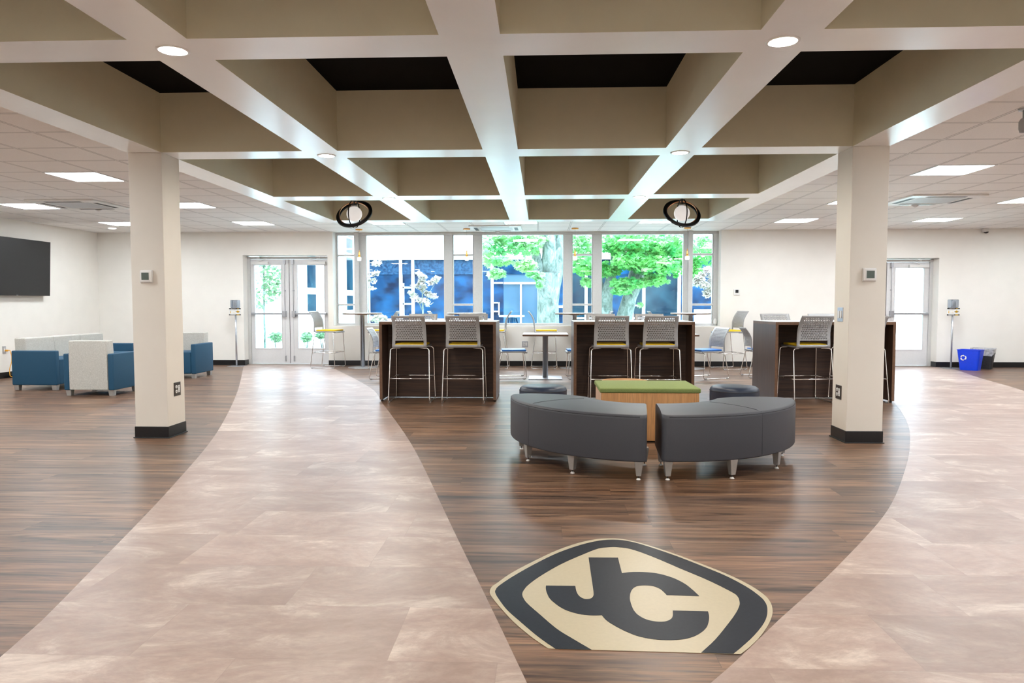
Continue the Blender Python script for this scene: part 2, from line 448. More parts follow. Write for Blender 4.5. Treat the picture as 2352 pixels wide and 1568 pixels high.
cL = smooth_curve([(-1.50, -3.9), (-1.56, -1.0), (-1.68, 1.0), (-1.862, 2.359), (-2.038, 3.113), (-2.47, 4.722), (-3.079, 6.721), (-4.165, 9.717), (-5.50, 13.1), (-5.70, 13.6), (-5.83, 14.15)])
cM = smooth_curve([(0.9, -3.9), (0.62, -1.0), (0.28, 1.0), (-0.045, 2.265), (-0.455, 3.759), (-1.12, 6.157), (-1.904, 8.604), (-2.464, 10.288), (-3.743, 13.05), (-4.02, 13.6), (-4.155, 14.15)])
cR = smooth_curve([(0.05, 1.72), (0.549, 2.289), (0.933, 2.787), (1.376, 3.354), (2.047, 4.30), (2.686, 5.395), (3.178, 6.32), (3.666, 7.344), (4.226, 8.755), (4.75, 10.4), (5.35, 12.4), (5.74, 14.15)])
cS = smooth_curve([(1.75, 0.2), (2.55, 1.15), (3.2, 2.2), (3.9, 3.4), (4.9, 5.4), (5.75, 7.6), (6.65, 10.2), (7.10, 12.0), (7.46, 13.2), (7.62, 13.96)])
ribbon('floor.001', cL, cM, 0.0015); ribbon('floor.002', cR, cS, 0.0018)

# back wall with openings
DL = (-5.825, -4.152, 2.148); DR = (5.742, 7.463, 2.055); WO = (-4.047, 3.408, 0.757)
w = MB(); y0, y1 = YW, YW + .34
w.box(XL - .2, DL[0], y0, y1, 0, HC + .6); w.box(DL[0], DL[1], y0, y1, DL[2], HC + .6)
w.box(DL[1], WO[0], y0, y1, 0, HC + .6); w.box(WO[0], WO[1], y0, y1, 0, WO[2]); w.box(WO[0], WO[1], y0, y1, HC, HC + .6)
w.box(WO[1], DR[0], y0, y1, 0, HC + .6); w.box(DR[0], DR[1], y0, y1, DR[2], HC + .6); w.box(DR[1], XR + .2, y0, y1, 0, HC + .6)
struct(w.build('wall_back', 'cream_wall'))
struct(MB().box(XL - .2, XL, YB, YW, 0, HC + .6).build('wall_left', 'cream_wall'))
struct(MB().box(XR, XR + .2, YB, YW, 0, HC + .6).build('wall_right', 'cream_wall'))
struct(MB().box(XL - .2, XR + .2, YB - .2, YB, 0, HC + .6).build('wall_front', 'cream_wall'))
bb = MB(); t = 0.012
for a, b_ in ((XL, DL[0]), (DL[1] , DR[0]), (DR[1], XR)): bb.box(a, b_, YW - t, YW, 0.0, 0.098)
for x, sx in ((DL[0], 1), (DR[1], -1)): bb.box(min(x, x + sx * t), max(x, x + sx * t), YW - t, YW + .17, 0, 0.098)
struct(bb.build('baseboard_back', 'black_base'))
struct(MB().box(XL, XL + t, YB, YW - t, 0.0, 0.098).build('baseboard_left', 'black_base'))
struct(MB().box(XR - t, XR, YB, YW - t, 0.0, 0.098).build('baseboard_right', 'black_base'))

# tile ceiling around the coffered field, with openings for the flush panels left solid (panels hang 2 mm below)
ce = MB(); z0, z1 = HC, HC + .05
ce.box(XL, XE[0] + .02, YB, YW, z0, z1); ce.box(XE[9] - .02, XR, YB, YW, z0, z1)
ce.box(XE[0] + .02, XE[9] - .02, YE[9] - .02, YW, z0, z1); ce.box(XE[0] + .02, XE[9] - .02, YB, YF[0] + .02, z0, z1)
struct(ce.build('ceiling', 'ceiling_tile'))
# coffer grid: solid beams with white soffits and taupe inner sides
cg = MB(); ZT = 3.068
def beam(x0, x1, y0, y1, sides, soffit=True):
    # soffit (mi 0), sides (mi 1)
    cg.add([(x0, y0, HB), (x1, y0, HB), (x1, y1, HB), (x0, y1, HB)], [(3, 2, 1, 0)], 0)
    for s_ in sides:
        if s_ == 'x0': cg.add([(x0, y0, HB), (x0, y1, HB), (x0, y1, ZT), (x0, y0, ZT)], [(0, 3, 2, 1)], 1)
        if s_ == 'x1': cg.add([(x1, y0, HB), (x1, y1, HB), (x1, y1, ZT), (x1, y0, ZT)], [(0, 1, 2, 3)], 1)
        if s_ == 'y0': cg.add([(x0, y0, HB), (x1, y0, HB), (x1, y0, ZT), (x0, y0, ZT)], [(0, 1, 2, 3)], 1)
        if s_ == 'y1': cg.add([(x0, y1, HB), (x1, y1, HB), (x1, y1, ZT), (x0, y1, ZT)], [(0, 3, 2, 1)], 1)
xs = XE; ys = YF
for i in range(0, 10, 2):
    for j in range(0, len(ys), 2):
        beam(xs[i], xs[i + 1], ys[j], ys[j + 1], [])                       # crossings
        if i + 2 < 10: beam(xs[i + 1], xs[i + 2], ys[j], ys[j + 1], (['y0'] if j > 0 else []) + (['y1'] if j + 2 < len(ys) else []))
        if j + 2 < len(ys): beam(xs[i], xs[i + 1], ys[j + 1], ys[j + 2], (['x0'] if i > 0 else []) + (['x1'] if i + 2 < 10 else []))
# outer faces down to the tile ceiling, white
for (a, b_) in (((xs[0], ys[0]), (xs[9], ys[0])), ((xs[9], ys[0]), (xs[9], ys[-1])), ((xs[9], ys[-1]), (xs[0], ys[-1])), ((xs[0], ys[-1]), (xs[0], ys[0]))):
    cg.add([(a[0], a[1], HB), (b_[0], b_[1], HB), (b_[0], b_[1], HC + .02), (a[0], a[1], HC + .02)], [(0, 1, 2, 3)], 0)
cg.add([(xs[0], ys[0], ZT), (xs[9], ys[0], ZT), (xs[9], ys[-1], ZT), (xs[0], ys[-1], ZT)], [(3, 2, 1, 0)], 2)
struct(cg.build('ceiling.001', ['beam_white', 'beam_taupe', 'ceiling_black']))
# roof slab above everything keeps the sky out
struct(MB().box(XL - .2, XR + .2, YB - .2, YW + .34, HC + .6, HC + .75).build('ceiling.002', 'ceiling_black'))

# columns
def column(x0, x1, lab):
    cx, cy = (x0 + x1) / 2, (YE[4] + YE[5]) / 2; hx, hy = (x1 - x0) / 2, (YE[5] - YE[4]) / 2
    c = empty('column', (cx, cy, 0), 0, lab, 'column', 'square columns under the beams')
    MB().box(-hx, hx, -hy, hy, 0, HB).build('shaft', 'column_paint', c, bevel=.004)
    q = MB(); e = .006
    q.box(-hx - e, hx + e, -hy - e, hy + e, 0.006, 0.105); q.box(-hx - .016, hx + .016, -hy - .016, hy + .016, 0, 0.008)
    q.build('base_trim', 'black_base', c, bevel=.003)
column(XE[0], XE[1], 'cream square column on the left, near the grey and blue armchairs')
column(XE[8], XE[9], 'cream square column on the right, in front of the dark bar table')

# ------------------------------------------------------------------ doors and window
def door_pair(name, x0, x1, ztop):
    r = struct(empty(name, ((x0 + x1) / 2, YW + .20, 0)))
    hw = (x1 - x0) / 2; fw = .06
    f = MB(); f.box(-hw, -hw + fw, 0, .12, 0, ztop); f.box(hw - fw, hw, 0, .12, 0, ztop); f.box(-hw + fw, hw - fw, 0, .12, ztop - .05, ztop)
    f.box(-hw + fw, hw - fw, .0, .12, 0, .012)
    f.build('door_frame', 'window_alu', r, bevel=.004)
    for s_ in (-1, 1):
        a, b_ = (.006, hw - fw - .004); zt = ztop - .055
        g0, g1, gz0, gz1 = .165, .700, .318, zt - .115
        def X(u): return s_ * u
        def bx(mb, u0, u1, y0_, y1_, z0_, z1_, mi=0): mb.box(min(X(u0), X(u1)), max(X(u0), X(u1)), y0_, y1_, z0_, z1_, mi)
        l = MB(); bx(l, a, g0, .02, .065, .016, zt); bx(l, g1, b_, .02, .065, .016, zt); bx(l, g0, g1, .02, .065, .016, gz0); bx(l, g0, g1, .02, .065, gz1, zt)
        bx(l, g0 - .012, g0, .012, .02, gz0 - .012, gz1 + .012); bx(l, g1, g1 + .012, .012, .02, gz0 - .012, gz1 + .012)
        bx(l, g0, g1, .012, .02, gz0 - .012, gz0); bx(l, g0, g1, .012, .02, gz1, gz1 + .012)
        bx(l, 0.0, a, .03, .05, .016, zt, 1)
        leaf = l.build('door_leaf', ['door_paint', 'matte_black'], r)
        g = MB(); bx(g, g0, g1, .04, .044, gz0, gz1); g.build('door_glass', 'window_glass', leaf)
        p = MB(); bx(p, .11, b_ - .02, -.045, -.015, .985, 1.025); bx(p, .06, .13, -.05, .02, .94, 1.06); bx(p, b_ - .06, b_ - .02, -.04, .02, .98, 1.03)
        p.build('push_bar', 'steel', leaf, bevel=.006)
        q = MB(); q.tube([(X(.085), -.012, 1.05), (X(.085), -.012, zt - .05)], .007); q.tube([(X(.085), -.012, .94), (X(.085), -.012, .16)], .002)
        bx(q, .06, .105, -.04, .02, zt - .10, zt - .005); bx(q, .075, .095, -.02, .02, .06, .17); bx(q, .07, .1, -.01, .02, 1.45, 1.47)
        q.build('latch_rod', 'steel', leaf, bevel=.002)
        k = MB(); bx(k, .40, b_ - .03, -.045, .018, zt - .105, zt - .05); k.tube([(X(.60), -.02, zt - .04), (X(.42), -.03, zt + .01), (X(.60), .0, zt + .035)], .009); bx(k, .57, .63, -.03, .02, zt + .01, zt + .05)
        k.build('door_closer', 'white_plastic', leaf, bevel=.005)
    return r
door_pair('door_1', DL[0], DL[1], 2.135)
door_pair('door_2', DR[0], DR[1], 2.045)

YG = YW + .24; k = (YG) / YW
def wx(x): return x * k
def wz(z): return 1.22 + (z - 1.22) * k
W1 = struct(empty('window_1', ((WO[0] + WO[1]) / 2, YG, WO[2])))
ox, oz = (WO[0] + WO[1]) / 2, WO[2]
f = MB()
def fb(x0, x1, z0, z1, y0_=-.03, y1_=.06, mi=0): f.box(x0 - ox, x1 - ox, y0_, y1_, z0 - oz, z1 - oz, mi)
top = HC - .002; gt = wz(2.517); gb = wz(.826)
fb(WO[0], WO[1], gt, top); fb(WO[0], WO[1], WO[2] + .001, gb)
mul = [(WO[0] / k, -3.965), (-3.60, -3.382), (-1.879, -1.710), (-1.305, -1.137), (.413, .580), (.979, 1.154), (2.692, 2.860), (3.262, WO[1] / k)]
for a, b_ in mul: fb(wx(a), wx(b_), gb, gt)
fb(wx(-3.60), wx(-3.512), WO[2] + .001, top, -.12, -.03); fb(wx(2.774), wx(2.856), WO[2] + .001, top, -.12, -.03)
panes = []
for n_, (a, b_) in enumerate(zip(mul, mul[1:])):
    x0, x1 = wx(a[1]), wx(b_[0])
    if n_ % 2 == 0:
        zz = [(gb, wz(1.163)), (wz(1.203), wz(2.118)), (wz(2.156), gt)]
        fb(x0, x1, wz(1.163), wz(1.203)); fb(x0, x1, wz(2.118), wz(2.156))
        fb(x0, x0 + .018, gb, gt, -.01, .05); fb(x1 - .018, x1, gb, gt, -.01, .05)
    else: zz = [(gb, gt)]
    for z0, z1 in zz: panes.append((x0, x1, z0, z1))
f.build('window_frame', 'window_alu', W1, bevel=.004)
for x0, x1, z0, z1 in panes:
    MB().box(x0 - ox, x1 - ox, .02, .026, z0 - oz, z1 - oz).build('window_pane', 'window_glass', W1)
MB().box(WO[0] - ox + .001, WO[1] - ox - .001, -.235, -.03, -.0, .014).build('window_sill', 'cream_wall', W1)
h = MB(); h.lathe([(0, 0), (.032, .004), (.036, .02), (.02, .035), (0, .04)], 16, mtx=Matrix.Translation((wx(3.30) - ox, -.035, .095)) @ Matrix.Rotation(PI / 2, 4, 'X') @ Matrix.Scale(1.9, 4, (0, 1, 0)))
h.build('window_crank', 'white_plastic', W1)

# ------------------------------------------------------------------ ceiling fittings
def ceil_label(x, y):
    return None
pl = empty('ceiling_light', (0, 0, HC), 0, '', 'ceiling light', 'square light panels in the tile ceiling')
e = .2884
q = MB(); q.box(-e, e, -e, -e + .018, -.006, 0); q.box(-e, e, e - .018, e, -.006, 0); q.box(-e, -e + .018, -e + .018, e - .018, -.006, 0); q.box(e - .018, e, -e + .018, e - .018, -.006, 0)
q.build('frame', 'white_plastic', pl)
MB().box(-e + .018, e - .018, -e + .018, e - .018, -.004, -.001).build('diffuser', 'panel_glow', pl)
PX = [-7.276, -4.969, -2.662, -0.355, 1.953, 4.260, 6.567, 8.874]
spots = [
 (PX[1], 7.788, 'square light panel left of the left column, nearest the camera on that side'),
 (PX[0], 10.095, 'square light panel at the left edge, beside the left ceiling air conditioner'),
 (PX[1], 10.095, 'square light panel just right of the left column top, third row deep'),
 (PX[0], 12.402, 'square light panel by the left wall corner, half behind the left column'),
 (PX[1], 12.402, 'square light panel over the left double door'),
 (PX[2], 12.402, 'square light panel in front of the window, leftmost of three over it'),
 (PX[3], 12.402, 'square light panel in front of the window, beside the middle air conditioner'),
 (PX[4], 12.402, 'square light panel in front of the window, partly behind the right ring chandelier'),
 (PX[5], 12.402, 'square light panel over the blank wall between window and right column'),
 (PX[6], 12.402, 'square light panel over the right door'),
 (PX[5], 10.095, 'square light panel half hidden by the left side of the right column'),
 (PX[7], 10.095, 'square light panel cut by the right edge of the photo'),
 (PX[5], 7.788, 'largest square light panel right of the right column'),
]
hidden = [(x, y) for y in (7.788, 5.481, 3.174, -1.44) for x in (PX[0], PX[1], PX[5], PX[6], PX[7]) if (x, y) not in ((PX[1], 7.788), (PX[5], 7.788))] + [(PX[6], 10.095), (PX[7], 12.402)] + [(PX[c_], -3.175) for c_ in (1, 2, 3, 4, 5)]  # further panels added to light the room, last row for camera-facing sides
ordn = ['first', 'second', 'third', 'fourth', 'fifth', 'sixth', 'seventh', 'eighth']
def hid(x, y): return 'added square light panel out of view, %s row, %s column' % (ordn[int(round((y + 3.175) / 2.307))], ordn[PX.index(x)])
for i, (x, y, l) in enumerate(spots + [(x, y, hid(x, y)) for x, y in hidden]):
    place(pl, i == 0, (x, y, HC - .001), 0, l)

dl = empty('downlight', (0, 0, HB), 0, '', 'downlight', 'round downlights set in the beam crossings')
q = MB(); q.lathe([(.064, -.001), (.066, -.006), (.084, -.003), (.086, 0)], 32, cap=False); q.build('trim_ring', 'white_plastic', dl)
q = MB(); q.lathe([(0, -.0032), (.05, -.0032), (.065, -.002)], 32, cap=False); q.build('lens', 'down_glow', dl)
i = 0
for y, rn in ((3.82, 'nearest'), (6.56, 'middle'), (9.25, 'farthest')):
    for x, sd in ((-1.945, 'left'), (1.228, 'right')):
        place(dl, i == 0, (x, y, HB), 0, 'round downlight in a white beam crossing, %s of three along the %s beam' % (rn, sd)); i += 1

for y in (1.127, -1.56):  # unseen downlights added to brighten the room above and behind the camera
    for x in (-1.945, 1.228):
        place(dl, False, (x, y, HB), 0, 'added round downlight out of view, %s beam, %s the camera' % ('left' if x < 0 else 'right', 'above' if y > 0 else 'behind'))

o = MB().lathe([(0, -.012), (.05, -.012), (.07, 0)], 20).build('small_downlight', 'pendant_glow', None, loc=(-7.91, 13.13, HC))
tag(o, 'small round lamp in the tile ceiling near the left corner', 'downlight')

ac = empty('air_conditioner', (0, 0, HC), 0, '', 'air conditioner', 'ceiling cassette air conditioners')
a = .47
q = MB(); q.box(-a, a, -a, -.30, -.022, 0); q.box(-a, a, .30, a, -.022, 0); q.box(-a, -.30, -.30, .30, -.022, 0); q.box(.30, a, -.30, .30, -.022, 0)
q.build('casing', 'white_plastic', ac, bevel=.006)
for kx in range(4):
    mt = Matrix.Rotation(kx * PI / 2, 4, 'Z')
    MB().box(-.25, .25, -.40, -.335, -.0235, -.0225, mtx=mt).build('vent_slot', 'matte_black', ac)
    MB().box(-.25, .25, -.33, -.305, -.0255, -.022, mtx=mt).build('louvre', 'white_plastic', ac, bevel=.003)
m_, nt_, b_ = nmat('ac_grille')
wv = nt_.nodes.new('ShaderNodeTexWave'); wv.inputs['Scale'].default_value = 30; nt_.links.new(objco(nt_), wv.inputs[0])
nt_.links.new(ramp(nt_, wv.outputs[1], [(0.3, (0.42, 0.44, 0.47)), (0.7, (0.62, 0.63, 0.65))]), b_.inputs['Base Color'])
MB().box(-.30, .30, -.30, .30, -.018, -.002).build('grille', 'ac_grille', ac)
MB().lathe([(.012, -.055), (.028, -.045), (.05, -.02)], 16, c=(.0, .42)).build('sensor', 'white_plastic', ac)
place(ac, True, (-6.42, 9.92, HC), 0, 'square ceiling air conditioner left of the left column')
place(ac, False, (-0.83, 13.40, HC), 0, 'square ceiling air conditioner above the middle of the window')
place(ac, False, (5.20, 9.97, HC), 0, 'square ceiling air conditioner right of the right column')

q = MB(); q.lathe([(.045, -.012), (.05, 0)], 16); q.tube([(0, 0, -.01), (0, 0, -.07)], .02); q.lathe([(0, -.17), (.035, -.165), (.042, -.14), (.042, -.09), (.03, -.07), (0, -.065)], 20)
o = q.build('ceiling_spot', 'grey_plastic', None, loc=(3.44, 5.37, HC)); tag(o, 'grey ceiling mounted device cut by the right edge of the photo', 'ceiling device')
cm = empty('security_camera', (8.25, YW - .06, HC), 0, 'small white security camera where the right end wall meets the ceiling', 'security camera')
MB().lathe([(.045, -.07), (.05, -.02), (.05, 0)], 20).build('housing', 'white_plastic', cm)
MB().lathe([(0, -.095), (.03, -.085), (.043, -.07), (.043, -.065)], 20, c=(.012, -.005)).build('lens_dome', 'matte_black', cm)

# ring chandeliers
def ring(mb, Rr, hw, th, mtx, n=64):
    vs = []; fs = []
    for k_ in range(n):
        a_ = 2 * PI * k_ / n
        for r_, z_ in ((Rr, -hw), (Rr + th, -hw), (Rr + th, hw), (Rr, hw)): vs.append((r_ * math.cos(a_), r_ * math.sin(a_), z_))
    for k_ in range(n):
        a_ = k_ * 4; b2 = ((k_ + 1) % n) * 4
        for q_ in range(4): fs.append((a_ + q_, a_ + (q_ + 1) % 4, b2 + (q_ + 1) % 4, b2 + q_))
    mb.add(vs, fs, 0, True, mtx)
def chandelier(loc, sgn, lab):
    c = empty('ring_chandelier', loc, 0, lab, 'chandelier', 'black ring chandeliers hung in the end coffers')
    T = lambda ax, ay: Matrix.Rotation(ay, 4, 'Y') @ Matrix.Rotation(ax, 4, 'X')
    q = MB(); ring(q, .262, .014, .008, T(R(48), R(-11 * sgn)) ); q.build('outer_ring', 'matte_black', c)
    # flat face of the big ring
    q = MB(); ring(q, .218, .008, .050, T(R(48), R(-11 * sgn))); q.build('outer_ring_band', 'matte_black', c)
    q = MB(); ring(q, .214, .012, .004, T(R(57), R(9 * sgn))); q.build('copper_ring', 'copper', c)
    q = MB(); ring(q, .200, .008, .004, T(R(6), 0) @ Matrix.Rotation(PI / 2, 4, 'Y') @ Matrix.Rotation(R(10 * sgn), 4, 'X')); q.build('inner_ring', 'matte_black', c)
    q = MB(); q.lathe([(.001, -.112)] + [(.112 * math.sin(a_ * PI / 16), -.112 * math.cos(a_ * PI / 16)) for a_ in range(1, 15)] + [(.04, .108)], 32)
    q.build('glass_globe', 'globe_glow', c)
    q = MB(); q.lathe([(.045, .10), (.045, .135), (.012, .145), (.010, .50)], 20); q.build('stem', 'steel', c)
    q = MB(); q.lathe([(.065, ZT - loc[2] - .025), (.065, ZT - loc[2])], 24); q.build('canopy', 'matte_black', c)
chandelier((-2.733, 10.56, 2.515), 1, 'black and copper ring chandelier with glowing globe, left one')
chandelier((2.012, 10.56, 2.500), -1, 'black and copper ring chandelier with glowing globe, right one')

# small pendants over the round high tables
pp = empty('pendant_lamp', (0, 0, HC), 0, '', 'pendant lamp', 'small gold pendant lamps over the round high tables')
MB().lathe([(.060, -.022), (.064, -.018), (.064, 0)], 20).build('canopy', 'gold', pp)
MB().tube([(0, 0, -.02), (0, 0, -.39)], .0022, 5).build('cord', 'grey_plastic', pp)
MB().lathe([(.003, -.385), (.012, -.43), (.02, -.48), (.021, -.525)], 16).build('socket', 'gold', pp)
MB().lathe([(.0, -.590), (.030, -.588), (.036, -.575), (.036, -.528), (.0, -.525)], 16).build('glass_shade', 'pendant_glow', pp)
for i, (x, l) in enumerate(((-3.41, 'gold pendant lamp with white glass, farthest left by the window'), (-1.39, 'gold pendant lamp with white glass, second from the left by the window'), (.62, 'gold pendant lamp with white glass, third from the left by the window'), (2.68, 'gold pendant lamp with white glass, farthest right by the window'))):
    place(pp, i == 0, (x, 13.5, HC), 0, l)

# ------------------------------------------------------------------ chairs
def back_mesh(Zs):
    prof = [(-.02, -.212), (.0, -.214), (.05, -.213), (.10, -.210), (.16, -.212), (.22, -.226), (.28, -.256), (.33, -.290), (.365, -.318)]
    def yof(z):
        for (a_, ya), (b2, yb) in zip(prof, prof[1:]):
            if z <= b2: return ya + (yb - ya) * (z - a_) / (b2 - a_)
        return prof[-1][1]
    nu = 33; us = [-.212, -.176] + [-.176 + .352 * i_ / nu for i_ in range(1, nu)] + [.176, .212]
    vs_ = [-.02, .014, .062, .082]; v0 = .082; nr = 12
    step = (.348 - .082) / nr
    for j_ in range(nr): vs_ += [v0 + step * j_ + step * .70, v0 + step * (j_ + 1)]
    vs_ += [.368]
    V = []; Fc = []
    for v in vs_:
        sc = 1.0 - .05 * max(0, v) / .365
        bow = .018
        for u in us: V.append((u * sc, yof(v) - bow * (1 - (u / .212) ** 2) * min(1, max(0, v) * 8), Zs + v))
    NU = len(us)
    for j_ in range(len(vs_) - 1):
        for i_ in range(NU - 1):
            if j_ == 1 and 1 <= i_ <= NU - 3: continue
            if 3 <= j_ < 3 + 2 * nr and (j_ - 3) % 2 == 0 and 1 <= i_ <= NU - 3:
                row = (j_ - 3) // 2
                if (i_ + row) % 2 == 0 and 2 <= i_ <= NU - 4: continue
            a_ = j_ * NU + i_; Fc.append((a_, a_ + 1, a_ + NU + 1, a_ + NU))
    return MB().add(V, Fc, 0, True)
def make_seat(name, Zs, fabric, cat, stool):
    r = empty(name, (0, 0, 0), 0, '', cat)
    back_mesh(Zs).build('backrest', 'grey_plastic', r, solid=.009)
    q = MB(); q.rbox(-.212, .212, -.215, .205, Zs - .022, Zs - .002, .010); q.rbox(-.20, .20, .18, .225, Zs - .035, Zs - .008, .012); q.build('seat_shell', 'grey_plastic', r)
    q = MB(); q.rbox(-.185, .185, -.185, .205, Zs - .002, Zs + .026, .012); q.build('seat_cushion', fabric, r)
    for s_ in (-1, 1):
        q = MB(); zt = Zs - .032
        q.tube([(s_ * .12, -.17, zt + .002), (s_ * .237, -.19, zt), (s_ * .253, -.275, .010), (s_ * .253, .205, .010), (s_ * .237, .175, zt), (s_ * .12, .165, zt + .002)], .0075, 8, rad=.035)
        q.build('leg_frame', 'chrome', r)
        for yy in (-.235, .165):
            MB().rbox(s_ * .253 - .010, s_ * .253 + .010, yy - .02, yy + .02, 0, .020, .004).build('glide', 'clear_plastic' if False else 'grey_plastic', r)
    if stool:
        zr = .295; t_ = (zr - .01) / (Zs - .042)
        yr = -.275 + .085 * t_; yf = .205 - .03 * t_; xr_ = .253 - .016 * t_
        q = MB()
        q.tube([(-xr_, yr, zr), (xr_, yr, zr)], .0075); q.tube([(-xr_, yf, zr), (xr_, yf, zr)], .0075)
        for s_ in (-1, 1): q.tube([(s_ * xr_, yr, zr), (s_ * xr_, yf, zr)], .006)
        q.build('footrest', 'chrome', r)
    return r
stool = make_seat('bar_stool', .695, 'yellow_fabric', 'stool', True)
SL = [
 (-1.610, 8.985, 0, 'grey bar stool with yellow seat, left of two before the left bar table'),
 (-0.952, 8.985, 0, 'grey bar stool with yellow seat, right of two before the left bar table'),
 (0.845, 8.985, 0, 'grey bar stool with yellow seat, left of two before the middle bar table'),
 (1.428, 8.985, 1, 'grey bar stool with yellow seat, right of two before the middle bar table'),
 (3.262, 9.09, 7, 'grey bar stool with yellow seat turned slightly, before the right bar table'),
 (3.915, 9.12, 7, 'bar stool at the right bar table mostly hidden behind the right column'),
 (-1.665, 9.86, 180, 'bar stool back showing over the left bar table, left one on the far side'),
 (-0.955, 9.86, 180, 'bar stool back showing over the left bar table, right one on the far side'),
 (0.826, 9.86, 180, 'bar stool back showing over the middle bar table, left one on the far side'),
 (1.500, 9.86, 180, 'bar stool back showing over the middle bar table, right one on the far side'),
 (3.262, 9.92, 183, 'bar stool back showing over the right bar table, left one on the far side'),
 (3.930, 9.96, 183, 'bar stool back showing over the right bar table, right one cut by the column'),
 (-3.99, 13.48, -97, 'tall grey stool with yellow seat standing before the left double door'),
 (-3.00, 13.50, 90, 'tall stool seen over the left bar table, right of the leftmost round high table'),
 (-1.79, 13.50, -90, 'tall stool top seen over the left bar table, left of the second round high table'),
 (-0.88, 13.50, 90, 'tall stool with yellow seat just right of the left bar table'),
 (0.085, 13.52, -90, 'tall stool with yellow seat behind the square low table, under the window'),
 (0.99, 13.50, 90, 'tall stool tip seen over the middle bar table, right of the third round high table'),
 (2.30, 13.50, -90, 'tall stool tip seen over the middle bar table, left of the rightmost round high table'),
 (3.42, 13.48, 104, 'tall grey stool with yellow seat against the wall right of the window'),
]
for i, (x, y, rz, l) in enumerate(SL):
    g = 'bar stools around the dark bar tables' if i < 12 else 'tall stools at the round high tables'
    place(stool, i == 0, (x, y, 0), R(rz), l, g)
chair = make_seat('low_chair', .445, 'blue_fabric', 'chair', False)
CL = [
 (-2.47, 11.64, -90, 'low grey chair with blue seat left of the left bar table'),
 (-0.46, 11.74, -85, 'low grey chair with blue seat left of the square low table'),
 (0.62, 11.76, 92, 'low chair with blue seat right of the square low table, partly hidden'),
 (2.665, 11.84, 112, 'low grey chair with blue seat right of the middle bar table'),
 (3.62, 12.05, -90, 'low chair mostly hidden behind the right bar table, one leg showing'),
]
for i, (x, y, rz, l) in enumerate(CL): place(chair, i == 0, (x, y, 0), R(rz), l, 'low chairs with blue seats at the square tables')

# ------------------------------------------------------------------ tables
def counter(loc, rz, w_, lab, po=0.0):
    r = empty('bar_table', loc, rz, lab, 'bar table', 'dark wood bar tables with white tops')
    hw = w_ / 2; hd = .375; zt = .99
    q = MB(); q.box(-hw, hw, -hd, hd, zt - .004, zt, 0); q.box(-hw, hw, -hd, hd, zt - .037, zt - .004, 1); q.build('worktop', ['white_laminate', 'walnut_edge'], r)
    for s_ in (-1, 1):
        q = MB(); a_, b2 = sorted((s_ * hw, s_ * (hw - .035)))
        q.box(a_, b2, -hd + .002, hd - .002, .022, zt - .037, 0)
        q.box(a_, b2, -hd, -hd + .002, .022, zt - .037, 1); q.box(a_, b2, hd - .002, hd, .022, zt - .037, 1)
        o_ = q.build('end_panel', ['walnut_v', 'walnut_edge'], r)
        for yy in (-hd + .05, hd - .05): MB().lathe([(.016, 0), (.016, .022)], 12, c=(s_ * (hw - .018), yy)).build('levelling_foot', 'matte_black', r)
    MB().box(-hw + .035, hw - .035, po, po + .05, .010, zt - .037).build('modesty_panel', 'walnut_h', r)
counter((-1.278, 9.225, 0), 0, 1.445, 'dark wood bar table with white top, leftmost of three')
counter((1.128, 9.225, 0), 0, 1.465, 'dark wood bar table with white top in the middle, behind the green box seat')
counter((3.53, 9.262, 0), R(4.0), 1.475, 'dark wood bar table with white top behind the right column', .075)

def round_table(x, y, l, first=[None]):
    if first[0] is None:
        r = empty('high_table', (0, 0, 0), 0, '', 'table', 'round high tables along the window')
        q = MB(); q.lathe([(0, 1.003), (.358, 1.003), (.368, 1.008), (.368, 1.026)], 48, mi=1); q.lathe([(.366, 1.026), (.364, 1.030), (0, 1.030)], 48, cap=False); q.build('tabletop', ['white_laminate', 'walnut_edge'], r)
        MB().lathe([(.040, .02), (.040, .985), (.10, .99), (.10, 1.003)], 24).build('pole', 'steel', r)
        MB().lathe([(.275, 0), (.275, .008), (.10, .018), (.04, .024)], 40).build('base', 'steel', r)
        first[0] = r; o_ = r
    else: o_ = copy_tree(first[0])
    o_.location = (x, y, 0); o_['label'] = l
round_table(-3.37, 13.52, 'round high table beside the left double door, whole pole visible')
round_table(-1.40, 13.52, 'round high table second from the left, seen over the left bar table')
round_table(0.62, 13.52, 'round high table third from the left, seen over the middle bar table')
round_table(2.76, 13.52, 'round high table farthest right, under the right end of the window')
def square_table(x, y, l, first=[None]):
    if first[0] is None:
        r = empty('low_table', (0, 0, 0), 0, '', 'table', 'square low tables by the window')
        q = MB(); q.rbox(-.36, .36, -.36, .36, .695, .722, .008, 1); q.box(-.357, .357, -.357, .357, .722, .725, 0); q.build('tabletop', ['white_laminate', 'walnut_edge'], r)
        MB().lathe([(.044, .014), (.044, .68), (.09, .685), (.09, .695)], 24).build('pole', 'steel', r)
        MB().rbox(-.268, .268, -.268, .268, 0, .014, .006).build('base', 'steel', r)
        first[0] = r; o_ = r
    else: o_ = copy_tree(first[0])
    o_.location = (x, y, 0); o_['label'] = l
square_table(.065, 11.70, 'square low table with white top standing between the left and middle bar tables')
square_table(2.10, 11.72, 'square low table mostly hidden behind the middle bar table')

